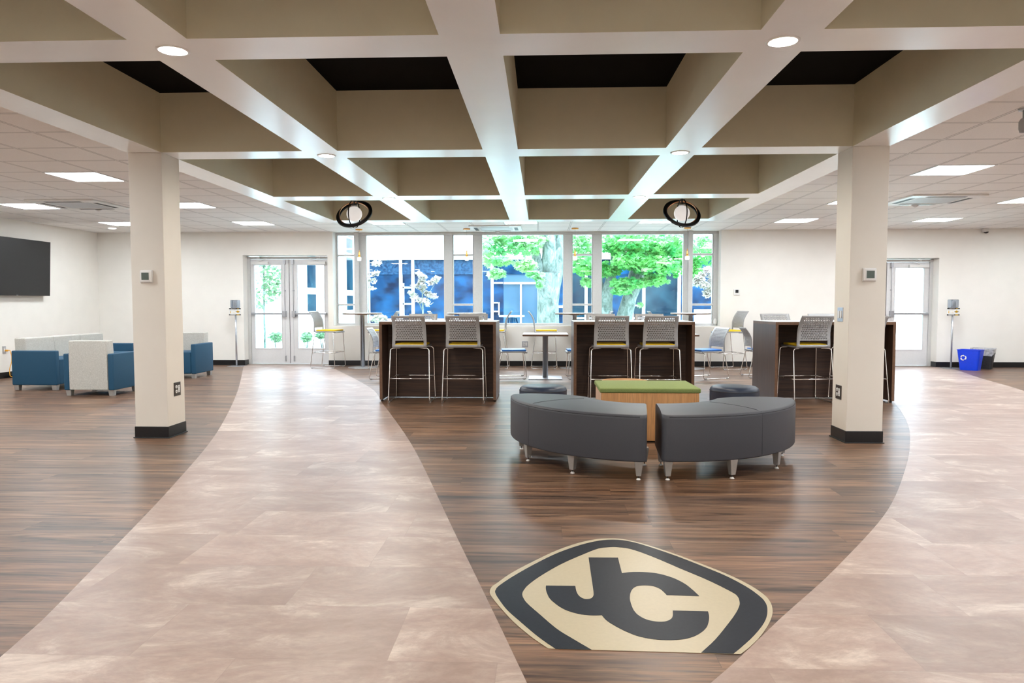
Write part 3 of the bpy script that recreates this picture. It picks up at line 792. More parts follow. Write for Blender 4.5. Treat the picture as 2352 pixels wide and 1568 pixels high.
# ------------------------------------------------------------------ curved benches, box seat, poufs
def bench(cx, cy, r0, r1, a0, a1, seam_a, legs, lab, sk=0.0):
    r = empty('curved_bench', (cx, cy, 0), 0, lab, 'bench', 'grey quarter round benches')
    # cross-section (radius offset, z) swept over angle with rounded ends
    zb, zt_ = .135, .458; rr = .030
    n = 40; ec = .035; V = []; Fc = []
    rm = (r0 + r1) / 2; hw = (r1 - r0) / 2
    def section(a_, inset):
        pts = []
        h_ = hw - inset
        prof = []
        for t_ in range(5):
            g_ = t_ / 4 * PI / 2; prof.append((h_ - .012 + .012 * math.sin(g_), zb + .012 - .012 * math.cos(g_)))
        for t_ in range(7):
            g_ = t_ / 6 * PI / 2; prof.append((h_ - rr + rr * math.cos(g_), zt_ - rr + rr * math.sin(g_) + 0.0))
        top = [(h_ * .6, zt_ + .010), (h_ * .25, zt_ + .014)]
        right = prof + top
        left = [(-x_, z_) for x_, z_ in reversed(right)]
        fr = (a1 - a_) / (a1 - a0) if sk > 0 else (a_ - a0) / (a1 - a0)
        for x_, z_ in right + left:
            aa = a_ + sk * fr * (1 - x_ / hw) / 2
            zz = z_ if inset == 0 else (zb + .0 + (z_ - zb) * (1 - inset * .35) + inset * .15)
            pts.append(((rm + x_) * math.cos(aa), (rm + x_) * math.sin(aa), zz))
        return pts
    ang = []
    da = ec / rm
    for t_ in range(6): g_ = t_ / 5 * PI / 2; ang.append((a0 + da * (1 - math.sin(g_)) * 0 + da * (1 - math.cos(g_)), ec * (1 - math.sin(g_))))
    for t_ in range(1, n): ang.append((a0 + da + (a1 - a0 - 2 * da) * t_ / n, 0))
    for t_ in range(5, -1, -1): g_ = t_ / 5 * PI / 2; ang.append((a1 - da * (1 - math.cos(g_)), ec * (1 - math.sin(g_))))
    secs = [section(a_, i_) for a_, i_ in ang]; L = len(secs[0])
    for s_ in secs: V += s_
    for i_ in range(len(secs) - 1):
        for k_ in range(L): Fc.append((i_ * L + k_, i_ * L + (k_ + 1) % L, (i_ + 1) * L + (k_ + 1) % L, (i_ + 1) * L + k_))
    Fc.append(tuple(range(L))); Fc.append(tuple(reversed(range((len(secs) - 1) * L, len(secs) * L))))
    body = MB().add(V, Fc, 0, True).build('seat_body', 'bench_grey', r)
    md = body.modifiers.new('es', 'EDGE_SPLIT'); md.split_angle = R(50)
    q = MB()
    q.tube([((r1 - .004) * math.cos(a0 + da + (a1 - a0 - 2 * da) * t_ / 30), (r1 - .004) * math.sin(a0 + da + (a1 - a0 - 2 * da) * t_ / 30), zt_ - .014) for t_ in range(31)], .0032, 6)
    q.tube([((r1 - .0) * math.cos(seam_a), (r1 - .0) * math.sin(seam_a), z_) for z_ in (zb + .015, zt_ - .02)], .0014, 5)
    q.tube([((rm + x_) * math.cos(seam_a), (rm + x_) * math.sin(seam_a), z_) for x_, z_ in ((hw - .01, zt_ - .006), (hw * .8, zt_ + .006), (hw * .6, zt_ + .0105), (hw * .25, zt_ + .0145), (-hw * .25, zt_ + .0145), (-hw * .6, zt_ + .0105))], .0016, 5)
    q.build('piping', 'bench_seam', r)
    for lx, ly, la in legs:
        T = Matrix.Translation((lx - cx, ly - cy, 0)) @ Matrix.Rotation(la, 4, 'Z')
        q = MB()
        def sec(h_, z_): return [(-h_[0], -h_[1], z_), (h_[0], -h_[1], z_), (h_[0], h_[1], z_), (-h_[0], h_[1], z_)]
        q.add(sec((.017, .017), .028) + sec((.030, .026), .138), [(3, 2, 1, 0), (4, 5, 6, 7), (0, 1, 5, 4), (1, 2, 6, 5), (2, 3, 7, 6), (3, 0, 4, 7)], 0, False, T)
        lg = q.build('leg', 'leg_silver', r, bevel=.002)
        q = MB(); q.lathe([(.004, .008), (.004, .03)], 10, mi=1, mtx=T); q.lathe([(.016, 0), (.016, .004), (.007, .012)], 16, mtx=T); q.build('glide', ['white_plastic', 'leg_dark'], lg)
bench(.86, 6.0, .485, 1.115, R(177), R(262.6), R(211), [(.672, 4.972, R(-5)), (.225, 5.145, R(-35)), (-.100, 5.545, R(-65)), (-.165, 5.985, R(-85)), (.30, 5.90, 0), (.775, 5.42, 0)],
      'grey curved bench on silver legs, left of the two in front', R(17))
bench(.905, 6.05, .53, 1.135, R(265.8), R(350), R(305), [(.872, 4.975, R(5)), (1.325, 5.030, R(22)), (1.735, 5.355, R(50)), (1.920, 5.800, R(80)), (1.48, 5.80, 0), (.90, 5.43, 0)],
      'grey curved bench on silver legs, right of the two in front', R(-14))

g = empty('box_seat', (.948, 6.635, 0), 0, 'maple box seat with a green felt top behind the two grey benches', 'box seat')
MB().box(-.425, .425, -.318, .318, .012, .435).build('box', 'maple', g, bevel=.004)
q = MB(); q.rbox(-.438, .438, -.33, .33, .435, .476, .012); q.build('cushion', 'green_felt', g)
q = MB(); q.box(-.40, .40, -.30, .30, 0, .012); q.build('plinth', 'matte_black', g)
def pouf(x, y, lab, group=None, wood=False):
    r = empty('side_table' if wood else 'pouf', (x, y, 0), 0, lab, 'side table' if wood else 'pouf', group)
    if not wood:
        q = MB(); q.lathe([(.215, .03), (.226, .045), (.228, .38), (.222, .405), (.20, .422), (.12, .428), (0, .430)], 48); q.build('body', 'pouf_navy', r)
        MB().lathe([(.2285, .382), (.2305, .385), (.2285, .388)], 48, cap=False).build('piping', 'bench_seam', r)
        MB().lathe([(.19, 0), (.19, .03)], 32).build('base', 'matte_black', r)
    else:
        MB().lathe([(0, .392), (.236, .392), (.24, .397), (.24, .412), (.234, .418), (0, .418)], 48).build('tabletop', 'maple', r)
        MB().lathe([(.20, .0), (.20, .392)], 40).build('drum', 'maple', r)
pouf(.018, 6.93, 'round navy pouf behind the left grey bench', 'round navy poufs')
pouf(1.845, 6.97, 'round navy pouf behind the right grey bench', 'round navy poufs')
pouf(.862, 7.49, 'round maple side table top peeking over the green box seat', None, True)

# ------------------------------------------------------------------ lounge seating on the left
def taper_leg(parent, x, y, sx, sy, h_=.075):
    q = MB(); a_, b2 = .036, .028
    q.add([(x - b2, y - b2, 0), (x + b2, y - b2, 0), (x + b2, y + b2, 0), (x - b2, y + b2, 0), (x - a_, y - a_, h_), (x + a_, y - a_, h_), (x + a_, y + a_, h_), (x - a_, y + a_, h_)],
          [(3, 2, 1, 0), (4, 5, 6, 7), (0, 1, 5, 4), (1, 2, 6, 5), (2, 3, 7, 6), (3, 0, 4, 7)])
    q.build('leg', 'leg_silver', parent, bevel=.002)
def lounge(loc, rz, w_, n, lab, cat, name, group):
    """faces +Y, width along X"""
    r = empty(name, loc, rz, lab, cat, group)
    hw = w_ / 2; d = .64; y0_, y1_ = -d / 2, d / 2; aw = .075
    for s_ in (-1, 1):
        a_, b2 = sorted((s_ * hw, s_ * (hw - aw)))
        q = MB(); q.rbox(a_, b2, y0_, y1_, .075, .572, .014)
        for v_ in q.v:
            if v_.z > .50: v_.z -= .018 * (v_.y / (d / 2)) ** 2
        q.build('arm', 'sofa_blue', r)
    iw = (w_ - 2 * aw - .008) / n
    for k_ in range(n):
        x0 = -hw + aw + .004 + k_ * iw
        q = MB(); q.rbox(x0 + .001, x0 + iw - .001, y0_ + .18, y1_ - .01, .075, .43, .018); q.build('seat', 'sofa_blue', r)
        q = MB(); q.rbox(x0 + .001, x0 + iw - .001, y0_ + .005, y0_ + .20, .078, .728, .018)
        for v_ in q.v:
            if v_.z > .45 and v_.y > y0_ + .1: v_.y -= .05 * (v_.z - .45) / .28
            if v_.z > .56 and v_.y < y0_ + .1: v_.y -= .014
        q.build('back_cushion', 'pale_tweed', r)
    MB().box(-hw + aw + .006, hw - aw - .006, y0_ - .004, y0_ + .004, .085, .555).build('back_panel', 'pale_tweed', r)
    for x in (-hw + .05, hw - .05):
        for y in (y0_ + .05, y1_ - .05): taper_leg(r, x, y, 0, 0)
    return r
lounge((-7.07, 10.765, 0), R(-90), 1.97, 3, 'three-seat sofa with pale back cushions and blue arms against the left side', 'sofa', 'sofa', None)
lounge((-5.935, 9.545, 0), 0, .672, 1, 'blue and pale grey armchair showing its patterned back to the camera', 'armchair', 'armchair', 'blue and pale grey armchairs')
lounge((-5.925, 11.745, 0), R(180), .70, 1, 'blue and pale grey armchair half hidden behind the left column', 'armchair', 'armchair', 'blue and pale grey armchairs')

# ------------------------------------------------------------------ wall things
tv = empty('television', (XL, 11.55, 1.81), 0, 'large black wall-mounted television on the left wall', 'television')
T = Matrix.Translation((.14, 0, 0)) @ Matrix.Rotation(R(2.5), 4, 'Y')
MB().box(-.03, 0.0, -.82, .82, -.468, .468, mtx=T).build('casing', 'bezel_black', tv, bevel=.004)
MB().box(.0, .002, -.811, .811, -.452, .460, mtx=T).build('screen', 'screen_black', tv)
MB().box(.002, .006, .0, .04, -.465, -.456, mtx=T).build('badge', 'steel', tv)
MB().box(0.002, .13, -.25, .25, -.20, .20).build('wall_mount', 'matte_black', tv)

def outlet(name, loc, rot, lab, gang=2, plate='plate_dark', w_=.115, h_=.115, cat='power outlet', group=None):
    r = empty(name, loc, 0, lab, cat, group); r.rotation_euler = rot
    MB().box(-w_ / 2, w_ / 2, -.006, 0, -h_ / 2, h_ / 2).build('plate', plate, r, bevel=.002)
    for k_ in range(gang):
        x = (k_ - (gang - 1) / 2) * .045
        q = MB()
        if name == 'light_switch': q.box(x - .015, x + .015, -.011, -.006, -.033, .033)
        elif k_ == 0 and gang == 2:
            for zz in (-.021, .021): q.lathe([(.0165, 0), (.0165, .003)], 20, mtx=Matrix.Translation((x, -.006, zz)) @ Matrix.Rotation(PI / 2, 4, 'X'))
        else: q.box(x - .016, x + .016, -.009, -.006, -.034, .034)
        q.build('socket' if name != 'light_switch' else 'rocker', 'white_plastic', r, bevel=.001)
        q = MB()
        if name != 'light_switch':
            for zz in (-.021, .021):
                for dx_ in (-.005, .005): q.box(x + dx_ - .001, x + dx_ + .001, -.0098, -.0089, zz - .004, zz + .004)
            q.build('slots', 'matte_black', r)
    return r
outlet('power_outlet', (XE[1], 6.53, .427), (0, 0, R(90)), 'dark plated power outlet low on the left column', w_=.12, h_=.125)
outlet('power_outlet', (XE[8], 6.53, .425), (0, 0, R(-90)), 'dark plated power outlet low on the right column', w_=.12, h_=.125)
outlet('light_switch', (XE[8], 6.53, 1.115), (0, 0, R(-90)), 'steel plated double light switch on the left side of the right column', plate='steel', w_=.115, h_=.125, cat='light switch')
outlet('power_outlet', (-.314, YW, .42), (0, 0, 0), 'grey plated power outlet low on the wall under the window', plate='steel', w_=.115, h_=.115)
outlet('power_outlet', (XL, 11.39, .46), (0, 0, R(90)), 'steel plated power outlet on the left wall with orange cord plugged in', gang=1, plate='steel', w_=.075, h_=.12)
cu = MB(); cu.rbox(XL + .006, XL + .05, 11.395, 11.425, .435, .462, .006)
cu.tube([(XL + .045, 11.41, .45), (XL + .075, 11.42, .455), (XL + .095, 11.43, .36), (XL + .09, 11.43, .26), (XL + .065, 11.42, .17), (XL + .05, 11.43, .12), (XL + .06, 11.42, .03), (XL + .10, 11.44, .010)], .006, 8, rad=.03)
tag(cu.build('extension_cord', 'cord_orange'), 'orange extension cord hanging from the outlet on the left wall', 'cord')
tag(MB().rbox(XL + .03, XL + .12, 11.45, 11.53, 0.0, .045, .01).build('plug_block', 'matte_black'), 'small black plug block on the floor by the left wall', 'plug')

def thermostat(loc, lab):
    r = empty('thermostat', loc, 0, lab, 'thermostat', 'thermostats on the column fronts')
    MB().rbox(-.058, .058, -.012, 0, -.058, .058, .006).build('back_plate', 'white_plastic', r)
    MB().rbox(-.052, .052, -.032, -.010, -.052, .052, .010).build('housing', 'white_plastic', r)
    MB().box(-.033, .033, -.0335, -.0318, -.030, .034).build('display', 'lcd_grey', r)
thermostat((-3.525, YE[4], 1.455), 'white thermostat with grey display on the left column')
thermostat((2.812, YE[4], 1.458), 'white thermostat with grey display on the right column')
t2 = empty('wall_controller', (3.712, YW, 1.417), 0, 'tiny white controller with dark display on the wall right of the window', 'wall controller')
MB().rbox(-.055, .055, -.02, 0, -.055, .055, .006).build('housing', 'white_plastic', t2)
MB().box(-.028, .028, -.0215, -.0195, -.01, .045).build('display', 'matte_black', t2)

# sanitizer stands
def stand(loc, lab):
    r = empty('sanitizer_stand', loc, 0, lab, 'sanitizer stand', 'hand sanitizer stands beside the doors')
    MB().rbox(-.14, .14, -.12, .14, 0, .008, .003).build('base_plate', 'steel', r)
    MB().tube([(0, 0, .008), (0, 0, 1.02)], .016, 12).build('pole', 'steel', r)
    s_ = MB().box(-.112, .112, -.027, -.022, .985, 1.118).build('sign', 'sign_white', r)
    q = MB(); q.box(-.114, .114, -.030, -.027, 1.098, 1.120); q.box(-.118, .112, -.030, -.027, .983, 1.003); q.build('sign_bands', 'bezel_black', s_)
    q = MB()
    for row_z, x0, n_ in ((1.109, -.072, 9), (.993, -.088, 10)):
        for k_ in range(n_): q.box(x0 + k_ * .0105, x0 + k_ * .0105 + .006, -.0312, -.030, row_z - .006, row_z + .006)
    q.build('sign_lettering', 'sign_white', s_)
    q = MB()
    for row_z, x0, n_ in ((1.109, .040, 3), (.993, .032, 4)):
        for k_ in range(n_): q.box(x0 + k_ * .014, x0 + k_ * .014 + .010, -.0312, -.030, row_z - .007, row_z + .007)
    q.box(-.090, -.078, -.0285, -.027, 1.022, 1.058); q.box(-.087, -.081, -.0285, -.027, 1.058, 1.068)
    q.box(-.035, -.008, -.0285, -.027, 1.040, 1.046)
    q.prism([(.018, 0), (.055, .024), (.092, 0), (.055, -.024)], 0, .0015, mtx=Matrix.Translation((0, -.027, 1.052)) @ Matrix.Rotation(PI / 2, 4, 'X'))
    q.build('sign_emblems', 'sign_yellow', s_)
    q = MB(); q.box(.012, .098, -.0298, -.0286, 1.049, 1.056); q.box(.035, .075, -.0298, -.0286, 1.034, 1.039); q.build('sign_marks', 'bezel_black', s_)
    MB().rbox(-.072, .072, -.07, .05, 1.125, 1.275, .012).build('dispenser', 'clear_plastic', r)
    MB().rbox(-.03, .035, -.045, .02, 1.14, 1.268, .014).build('bottle', 'white_plastic', r)
    MB().box(-.06, .06, -.05, .05, 1.118, 1.126).build('tray', 'grey_plastic', r)
stand((-5.873, 13.70, 0), 'silver hand sanitizer stand with yellow and black sign left of the left double door')
stand((7.59, 13.70, 0), 'silver hand sanitizer stand with yellow and black sign beside the blue bin')

# bins
def bin_(name, loc, rz, mat, lab, bag):
    r = empty(name, loc, rz, lab, 'bin')
    def loop(hx, hy, z, rr=.035, n_=5):
        out = []
        for q_, (sx, sy) in enumerate(((1, 1), (-1, 1), (-1, -1), (1, -1))):
            for t_ in range(n_):
                a_ = q_ * PI / 2 + t_ / (n_ - 1) * PI / 2
                out.append((sx * (hx - rr) + rr * math.cos(a_), sy * (hy - rr) + rr * math.sin(a_), z))
        return out
    L = [loop(.145, .105, 0), loop(.185, .135, .36), loop(.192, .142, .363), loop(.192, .142, .370), loop(.180, .130, .370), loop(.142, .10, .01)]
    n_ = len(L[0]); V = sum(L, []); Fc = [tuple(reversed(range(n_)))]
    for i_ in range(len(L) - 1):
        for k_ in range(n_): Fc.append((i_ * n_ + k_, i_ * n_ + (k_ + 1) % n_, (i_ + 1) * n_ + (k_ + 1) % n_, (i_ + 1) * n_ + k_))
    Fc.append(tuple(range((len(L) - 1) * n_, len(L) * n_)))
    body = MB().add(V, Fc, 0, False).build('body', mat, r)
    if bag:
        random.seed(4); V = []; N = 48
        for i_, (z_, e_) in enumerate(((.30, .004), (.33, .006), (.36, .008), (.378, .008), (.372, -.012), (.30, -.02))):
            base = loop(.185 - (.37 - z_) * .11 + e_, .135 - (.37 - z_) * .083 + e_, z_, .035, 12)
            for k_, p in enumerate(base):
                wv = .006 * math.sin(k_ * 1.7) + random.uniform(-.004, .004)
                dz = (-.05 * abs(math.sin(k_ * .21)) - .015 * math.sin(k_ * .9)) if i_ == 0 else 0
                V.append((p[0] * (1 + wv * .6), p[1] * (1 + wv * .6), p[2] + dz + wv * .5))
        n2 = len(base)
        Fc = [(i_ * n2 + k_, i_ * n2 + (k_ + 1) % n2, (i_ + 1) * n2 + (k_ + 1) % n2, (i_ + 1) * n2 + k_) for i_ in range(5) for k_ in range(n2)]
        MB().add(V, Fc, 0, True).build('bin_liner', 'bag_film', r)
    else:
        q = MB(); T = Matrix.Translation((-.075, -.1315, .225)) @ Matrix.Rotation(R(-4.2), 4, 'X') @ Matrix.Rotation(PI / 2, 4, 'X')
        for k_ in range(3):
            Rt = T @ Matrix.Rotation(k_ * 2 * PI / 3 + R(90), 4, 'Z')
            q.prism([(.035, -.018), (.050, -.006), (.050, .012), (.037, .018), (.025, .004), (.029, .0), (.022, -.010)], 0, .003, mtx=Rt)
            q.prism([(.032, .014), (.046, .010), (.046, .026), (.026, .044), (.012, .032)], 0, .003, mtx=Rt)
            q.prism([(.018, .024), (.022, .046), (.004, .040)], 0, .003, mtx=Rt)
        q.build('recycling_symbol', 'sign_white', body)
    return r
bin_('recycling_bin', (7.765, 13.40, 0), R(-46), 'bin_blue', 'blue recycling bin with white arrows symbol by the right end wall', False)
bin_('waste_bin', (8.165, 13.70, 0), R(-38), 'bin_black', 'black waste bin with clear liner beside the blue bin', True)

# ------------------------------------------------------------------ floor emblem
FLH = 1.22
LOGO = __import__('json').loads('''{"outer": [[0.027, 2.497], [-0.033, 2.582], [-0.098, 2.694], [-0.146, 2.797], [-0.192, 2.907], [-0.212, 2.965], [-0.216, 3.002], [-0.21, 3.047], [-0.191, 3.087], [-0.136, 3.202], [-0.044, 3.346], [0.077, 3.513], [0.192, 3.631], [0.289, 3.693], [0.361, 3.707], [0.431, 3.694], [0.515, 3.633], [0.644, 3.495], [0.748, 3.358], [0.842, 3.224], [0.905, 3.099], [0.933, 2.996], [0.934, 2.926], [0.921, 2.859], [0.898, 2.794], [0.855, 2.708], [0.797, 2.614], [0.74, 2.537], [0.693, 2.483]], "outer_s": [0, 28], "ring": [[0.052, 2.495], [-0.008, 2.583], [-0.078, 2.707], [-0.136, 2.817], [-0.176, 2.924], [-0.192, 2.981], [-0.192, 3.01], [-0.18, 3.056], [-0.122, 3.169], [-0.03, 3.319], [0.076, 3.469], [0.19, 3.589], [0.286, 3.66], [0.359, 3.685], [0.429, 3.674], [0.512, 3.612], [0.639, 3.47], [0.742, 3.331], [0.826, 3.206], [0.883, 3.082], [0.908, 2.988], [0.913, 2.932], [0.904, 2.871], [0.878, 2.793], [0.841, 2.719], [0.78, 2.625], [0.717, 2.542], [0.669, 2.484], [0.559, 2.487], [0.63, 2.586], [0.707, 2.713], [0.764, 2.814], [0.798, 2.887], [0.81, 2.928], [0.816, 2.977], [0.804, 3.027], [0.734, 3.154], [0.639, 3.292], [0.535, 3.443], [0.448, 3.543], [0.383, 3.571], [0.341, 3.57], [0.284, 3.547], [0.211, 3.469], [0.099, 3.333], [0.002, 3.182], [-0.052, 3.076], [-0.072, 3.015], [-0.078, 2.971], [-0.072, 2.928], [-0.054, 2.874], [-0.009, 2.784], [0.059, 2.653], [0.118, 2.571], [0.178, 2.493]], "ring_s": [0, 27, 28, 54], "jc": [[0.228, 3.419], [0.368, 3.421], [0.365, 3.222], [0.41, 3.237], [0.473, 3.238], [0.532, 3.22], [0.586, 3.173], [0.623, 3.111], [0.644, 3.043], [0.658, 2.978], [0.525, 2.983], [0.517, 3.019], [0.505, 3.053], [0.48, 3.079], [0.445, 3.085], [0.414, 3.075], [0.393, 3.048], [0.377, 3.003], [0.367, 2.945], [0.365, 2.89], [0.368, 2.83], [0.379, 2.786], [0.399, 2.753], [0.422, 2.735], [0.453, 2.727], [0.48, 2.733], [0.502, 2.754], [0.514, 2.785], [0.522, 2.831], [0.66, 2.828], [0.654, 2.784], [0.641, 2.735], [0.619, 2.681], [0.585, 2.634], [0.548, 2.602], [0.505, 2.583], [0.454, 2.577], [0.405, 2.583], [0.357, 2.603], [0.316, 2.64], [0.28, 2.685], [0.252, 2.732], [0.238, 2.777], [0.202, 2.774], [0.16, 2.781], [0.117, 2.804], [0.085, 2.836], [0.058, 2.881], [0.036, 2.932], [0.025, 2.989], [0.021, 3.034], [0.022, 3.065], [0.148, 3.066], [0.15, 3.009], [0.158, 2.963], [0.174, 2.935], [0.19, 2.929], [0.208, 2.939], [0.219, 2.968], [0.222, 3.009]], "jc_s": [0, 1, 2, 9, 10, 28, 29, 42, 51, 52, 59]}''')
lg = empty('floor_emblem', (.37, 3.0, 0), 0, 'beige and black JC emblem set in the wood floor', 'floor emblem')
def flat(name, poly, z, mat, par, hole=None):
    cu_ = bpy.data.curves.new(name, 'CURVE'); cu_.dimensions = '2D'; cu_.fill_mode = 'BOTH'
    for pl_ in [poly] + ([hole] if hole else []):
        sp_ = cu_.splines.new('POLY'); sp_.points.add(len(pl_) - 1); sp_.use_cyclic_u = True
        for i_, (x, y) in enumerate(pl_): sp_.points[i_].co = (x - .37, y - 3.0, 0, 1)
    cu_.extrude = .0004
    tmp = bpy.data.objects.new(name, cu_); COL.objects.link(tmp)
    dg = bpy.context.evaluated_depsgraph_get(); me = bpy.data.meshes.new_from_object(tmp.evaluated_get(dg))
    bpy.data.objects.remove(tmp)
    me.materials.clear(); me.materials.append(M[mat])
    o_ = bpy.data.objects.new(name, me); COL.objects.link(o_); o_.parent = par; o_.location = (0, 0, z)
    return o_
def crl(pts, sharp):
    """closed Catmull-Rom through pts, straight at the sharp indices"""
    out = []; n_ = len(pts)
    for i_ in range(n_):
        p1, p2 = Vector(pts[i_]), Vector(pts[(i_ + 1) % n_])
        p0 = p1 if i_ in sharp else Vector(pts[i_ - 1]); p3 = p2 if (i_ + 1) % n_ in sharp else Vector(pts[(i_ + 2) % n_])
        if i_ in sharp and (i_ + 1) % n_ in sharp: out.append(tuple(p1)); continue
        for k_ in range(6):
            t_ = k_ / 6
            q_ = 0.5 * ((2 * p1) + (-p0 + p2) * t_ + (2 * p0 - 5 * p1 + 4 * p2 - p3) * t_ ** 2 + (-p0 + 3 * p1 - 3 * p2 + p3) * t_ ** 3)
            out.append(tuple(q_))
    return out
flat('emblem_field', crl(LOGO['outer'], LOGO['outer_s']), .0014, 'logo_beige', lg)
flat('emblem_band', crl(LOGO['ring'], LOGO['ring_s']), .0024, 'logo_navy', lg)
flat('emblem_letters', crl(LOGO['jc'], LOGO['jc_s']), .0024, 'logo_navy', lg)

# ------------------------------------------------------------------ outdoors
ZG = -0.02
tag(MB().box(-40, 40, YW + .34, 60, ZG - .1, ZG).build('floor_lawn', 'lawn'), None, None, None, 'structure')
q = MB(); q.prism([(-6.1, 14.31), (8.5, 14.31), (8.5, 15.0), (-3.0, 15.3), (-3.4, 16.2), (-4.6, 16.3), (-6.1, 16.2)], ZG, ZG + .012)
tag(q.build('courtyard_paving', 'concrete'), 'pale concrete paving outside the glass doors', 'paving')
q = MB(); q.prism([(-6.0, 17.9), (-4.6, 17.9), (-4.9, 18.1), (-5.8, 19.4), (-6.0, 20.5)], ZG, ZG + .02)
tag(q.build('planting_bed', 'mulch'), 'brown mulch bed with shrubs seen through the right leaf of the left door', 'planting bed')

# far glazed building
YFAC = 25.0
fb_ = empty('glazed_building', (0, YFAC, 0), 0, 'courtyard building with blue glazing and pale brick above', 'building')
q = MB(); q.box(-6.1, 16, .0, 6, 2.78, 7.5); q.build('upper_wall', 'pale_brick', fb_)
q = MB(); q.box(-6.1, 16, -.12, .0, 2.70, 2.95); q.box(-6.1, 16, -.05, 0, .0, .12); q.build('fascia', 'white_trim', fb_)
def px2x(p): return (p - 1243.0) / 1662.6 * YFAC
edges = [843, 919, 947, 1020, 1075, 1130, 1156, 1196, 1237, 1262, 1300, 1345, 1400, 1450, 1476, 1556, 1640, 1720, 1900]
gm = ['glass_blue', 'glass_blue', 'glass_blue', 'glass_blue', 'glass_blue', 'glass_blue', 'glass_pale', 'glass_pale', 'glass_blue', 'glass_blue', 'glass_teal', 'glass_teal', 'glass_blue', 'glass_teal', 'glass_teal', 'glass_blue', 'glass_teal', 'glass_blue']
for k_, (a, b_) in enumerate(zip(edges, edges[1:])):
    x0, x1 = px2x(a), px2x(b_)
    MB().box(x0, x1, .10, .14, .1, 2.20).build('window', gm[k_], fb_)
    MB().box(x0, x1, .05, .12, 2.20, 2.72).build('spandrel_panel', 'glass_panel' if a < 1130 else 'glass_blue', fb_)
for a in (843, 919, 947, 1130, 1237, 1345, 1450, 1476, 1556, 1640, 1720):
    x = px2x(a); MB().box(x - .045, x + .045, -.06, .12, 0, 2.75).build('mullion', 'white_trim', fb_)
q = MB()
q.box(px2x(947), px2x(1130), .02, .10, .62, .67); q.box(px2x(843), px2x(919), .02, .10, .62, .67)
for zz in (.72, 1.15, 1.72): q.box(px2x(921), px2x(945), .0, .1, zz, zz + .06)
q.box(px2x(923), px2x(926), .0, .1, .72, 1.9)
q.box(px2x(1156), px2x(1237), .0, .1, 1.86, 1.93); q.box(px2x(1194), px2x(1198), .0, .1, .0, 1.86); q.box(px2x(1132), px2x(1154), 0, .1, 1.88, 1.93)
q.box(px2x(1132), px2x(1146), 0, .1, 1.20, 1.24); q.box(px2x(1132), px2x(1146), 0, .1, .9, .94); q.box(px2x(1144), px2x(1147), 0, .1, .8, 1.24)
q.box(px2x(1300), px2x(1556), .02, .1, .66, .72); q.box(px2x(1452), px2x(1474), 0, .1, 1.1, 1.15); q.box(px2x(1262), px2x(1300), .02, .1, 1.05, 1.12)
q.build('glazing_bar', 'white_trim', fb_)
q = MB(); q.tube([(px2x(976), -.08, 2.9), (px2x(976), -.08, 6.8)], .035, 10); q.build('downpipe', 'grey_plastic', fb_)
q = MB(); q.box(-2.6, 2.2, -.14, -.02, 3.18, 3.34); q.box(-2.6, 2.2, -.10, -.02, 3.75, 3.86); q.build('ledge', 'white_trim', fb_)

# wing of the building on the left, running back from beside the doors
wg = empty('pale_wing', (-6.15, 20, 0), 0, 'pale brick wing with tall windows seen through the left double door', 'building')
MB().box(-4.0, 0.0, -1.9, 5.0, ZG, 7.5).build('wall', 'white_trim', wg)
for y in (-.95, .9, 2.9):
    for z0, z1 in ((1.0, 1.45), (1.62, 2.65), (2.80, 3.25)):
        f_ = MB().box(0, .05, y - .42, y + .42, z0 - .06, z1 + .06).build('window', 'white_trim', wg)
        MB().box(.05, .056, y - .36, y + .36, z0, z1).build('pane', 'glass_teal', f_)
    MB().box(0, .14, y - .5, y + .5, 3.32, 3.42).build('window_hood', 'grey_plastic', wg)
# a house end farther left, square to the doors
wl = empty('pale_house', (-12.0, 25.2, 0), 0, 'pale house with blue windows far behind the left leaf of the left door', 'building')
MB().box(-8, 1.5, 0, 5, ZG, 7.5).build('wall', 'white_trim', wl)
for x in (-1.2, .55):
    for z0, z1 in ((.75, 1.45), (1.8, 3.1), (3.5, 4.3)):
        MB().box(x - .4, x + .4, -.03, .01, z0, z1).build('window', 'glass_teal', wl)

# right-hand light backdrop outside the right door: a pale wall and path
wr = MB(); wr.box(5.0, 14, 23.5, 24, ZG, 1.0); 
tag(wr.build('garden_wall', 'white_trim'), 'low pale wall far outside the right door', 'wall')

# trees
def leaves(mb, c, rad, n, size, rnd_, droop=.3):
    for _ in range(n):
        while True:
            p = Vector((rnd_.uniform(-1, 1), rnd_.uniform(-1, 1), rnd_.uniform(-1, 1)))
            if p.length < 1: break
        p = Vector(c) + Vector((p.x * rad[0], p.y * rad[1], p.z * rad[2]))
        s_ = size * rnd_.uniform(.6, 1.3)
        rot = Matrix.Rotation(rnd_.uniform(0, 2 * PI), 4, 'Z') @ Matrix.Rotation(rnd_.uniform(-.9, .9), 4, 'X') @ Matrix.Rotation(rnd_.uniform(-.9, .9), 4, 'Y')
        T_ = Matrix.Translation(p) @ rot
        vs = [(0, -.5, 0), (.22, -.22, .03), (.55, -.15, -.05), (.28, .1, .03), (.35, .45, -.06), (.1, .3, .02), (0, .65, -.08), (-.1, .3, .02), (-.35, .45, -.06), (-.28, .1, .03), (-.55, -.15, -.05), (-.22, -.22, .03)]
        mb.add([Vector(v_) * s_ for v_ in vs], [tuple(range(12))], 0, False, T_)
def tree(loc, trunks, clusters, mat, size, lab, seed, name='maple_tree', group=None, cat='tree'):
    r = empty(name, loc, 0, lab, cat, group)
    q = MB()
    for pts, rs in trunks: q.tube(pts, rs, 14)
    q.build('trunk', 'bark', r)
    rnd_ = random.Random(seed); q = MB()
    for c, rad, n in clusters: leaves(q, c, rad, n, size, rnd_)
    q.build('foliage', mat, r)
    return r
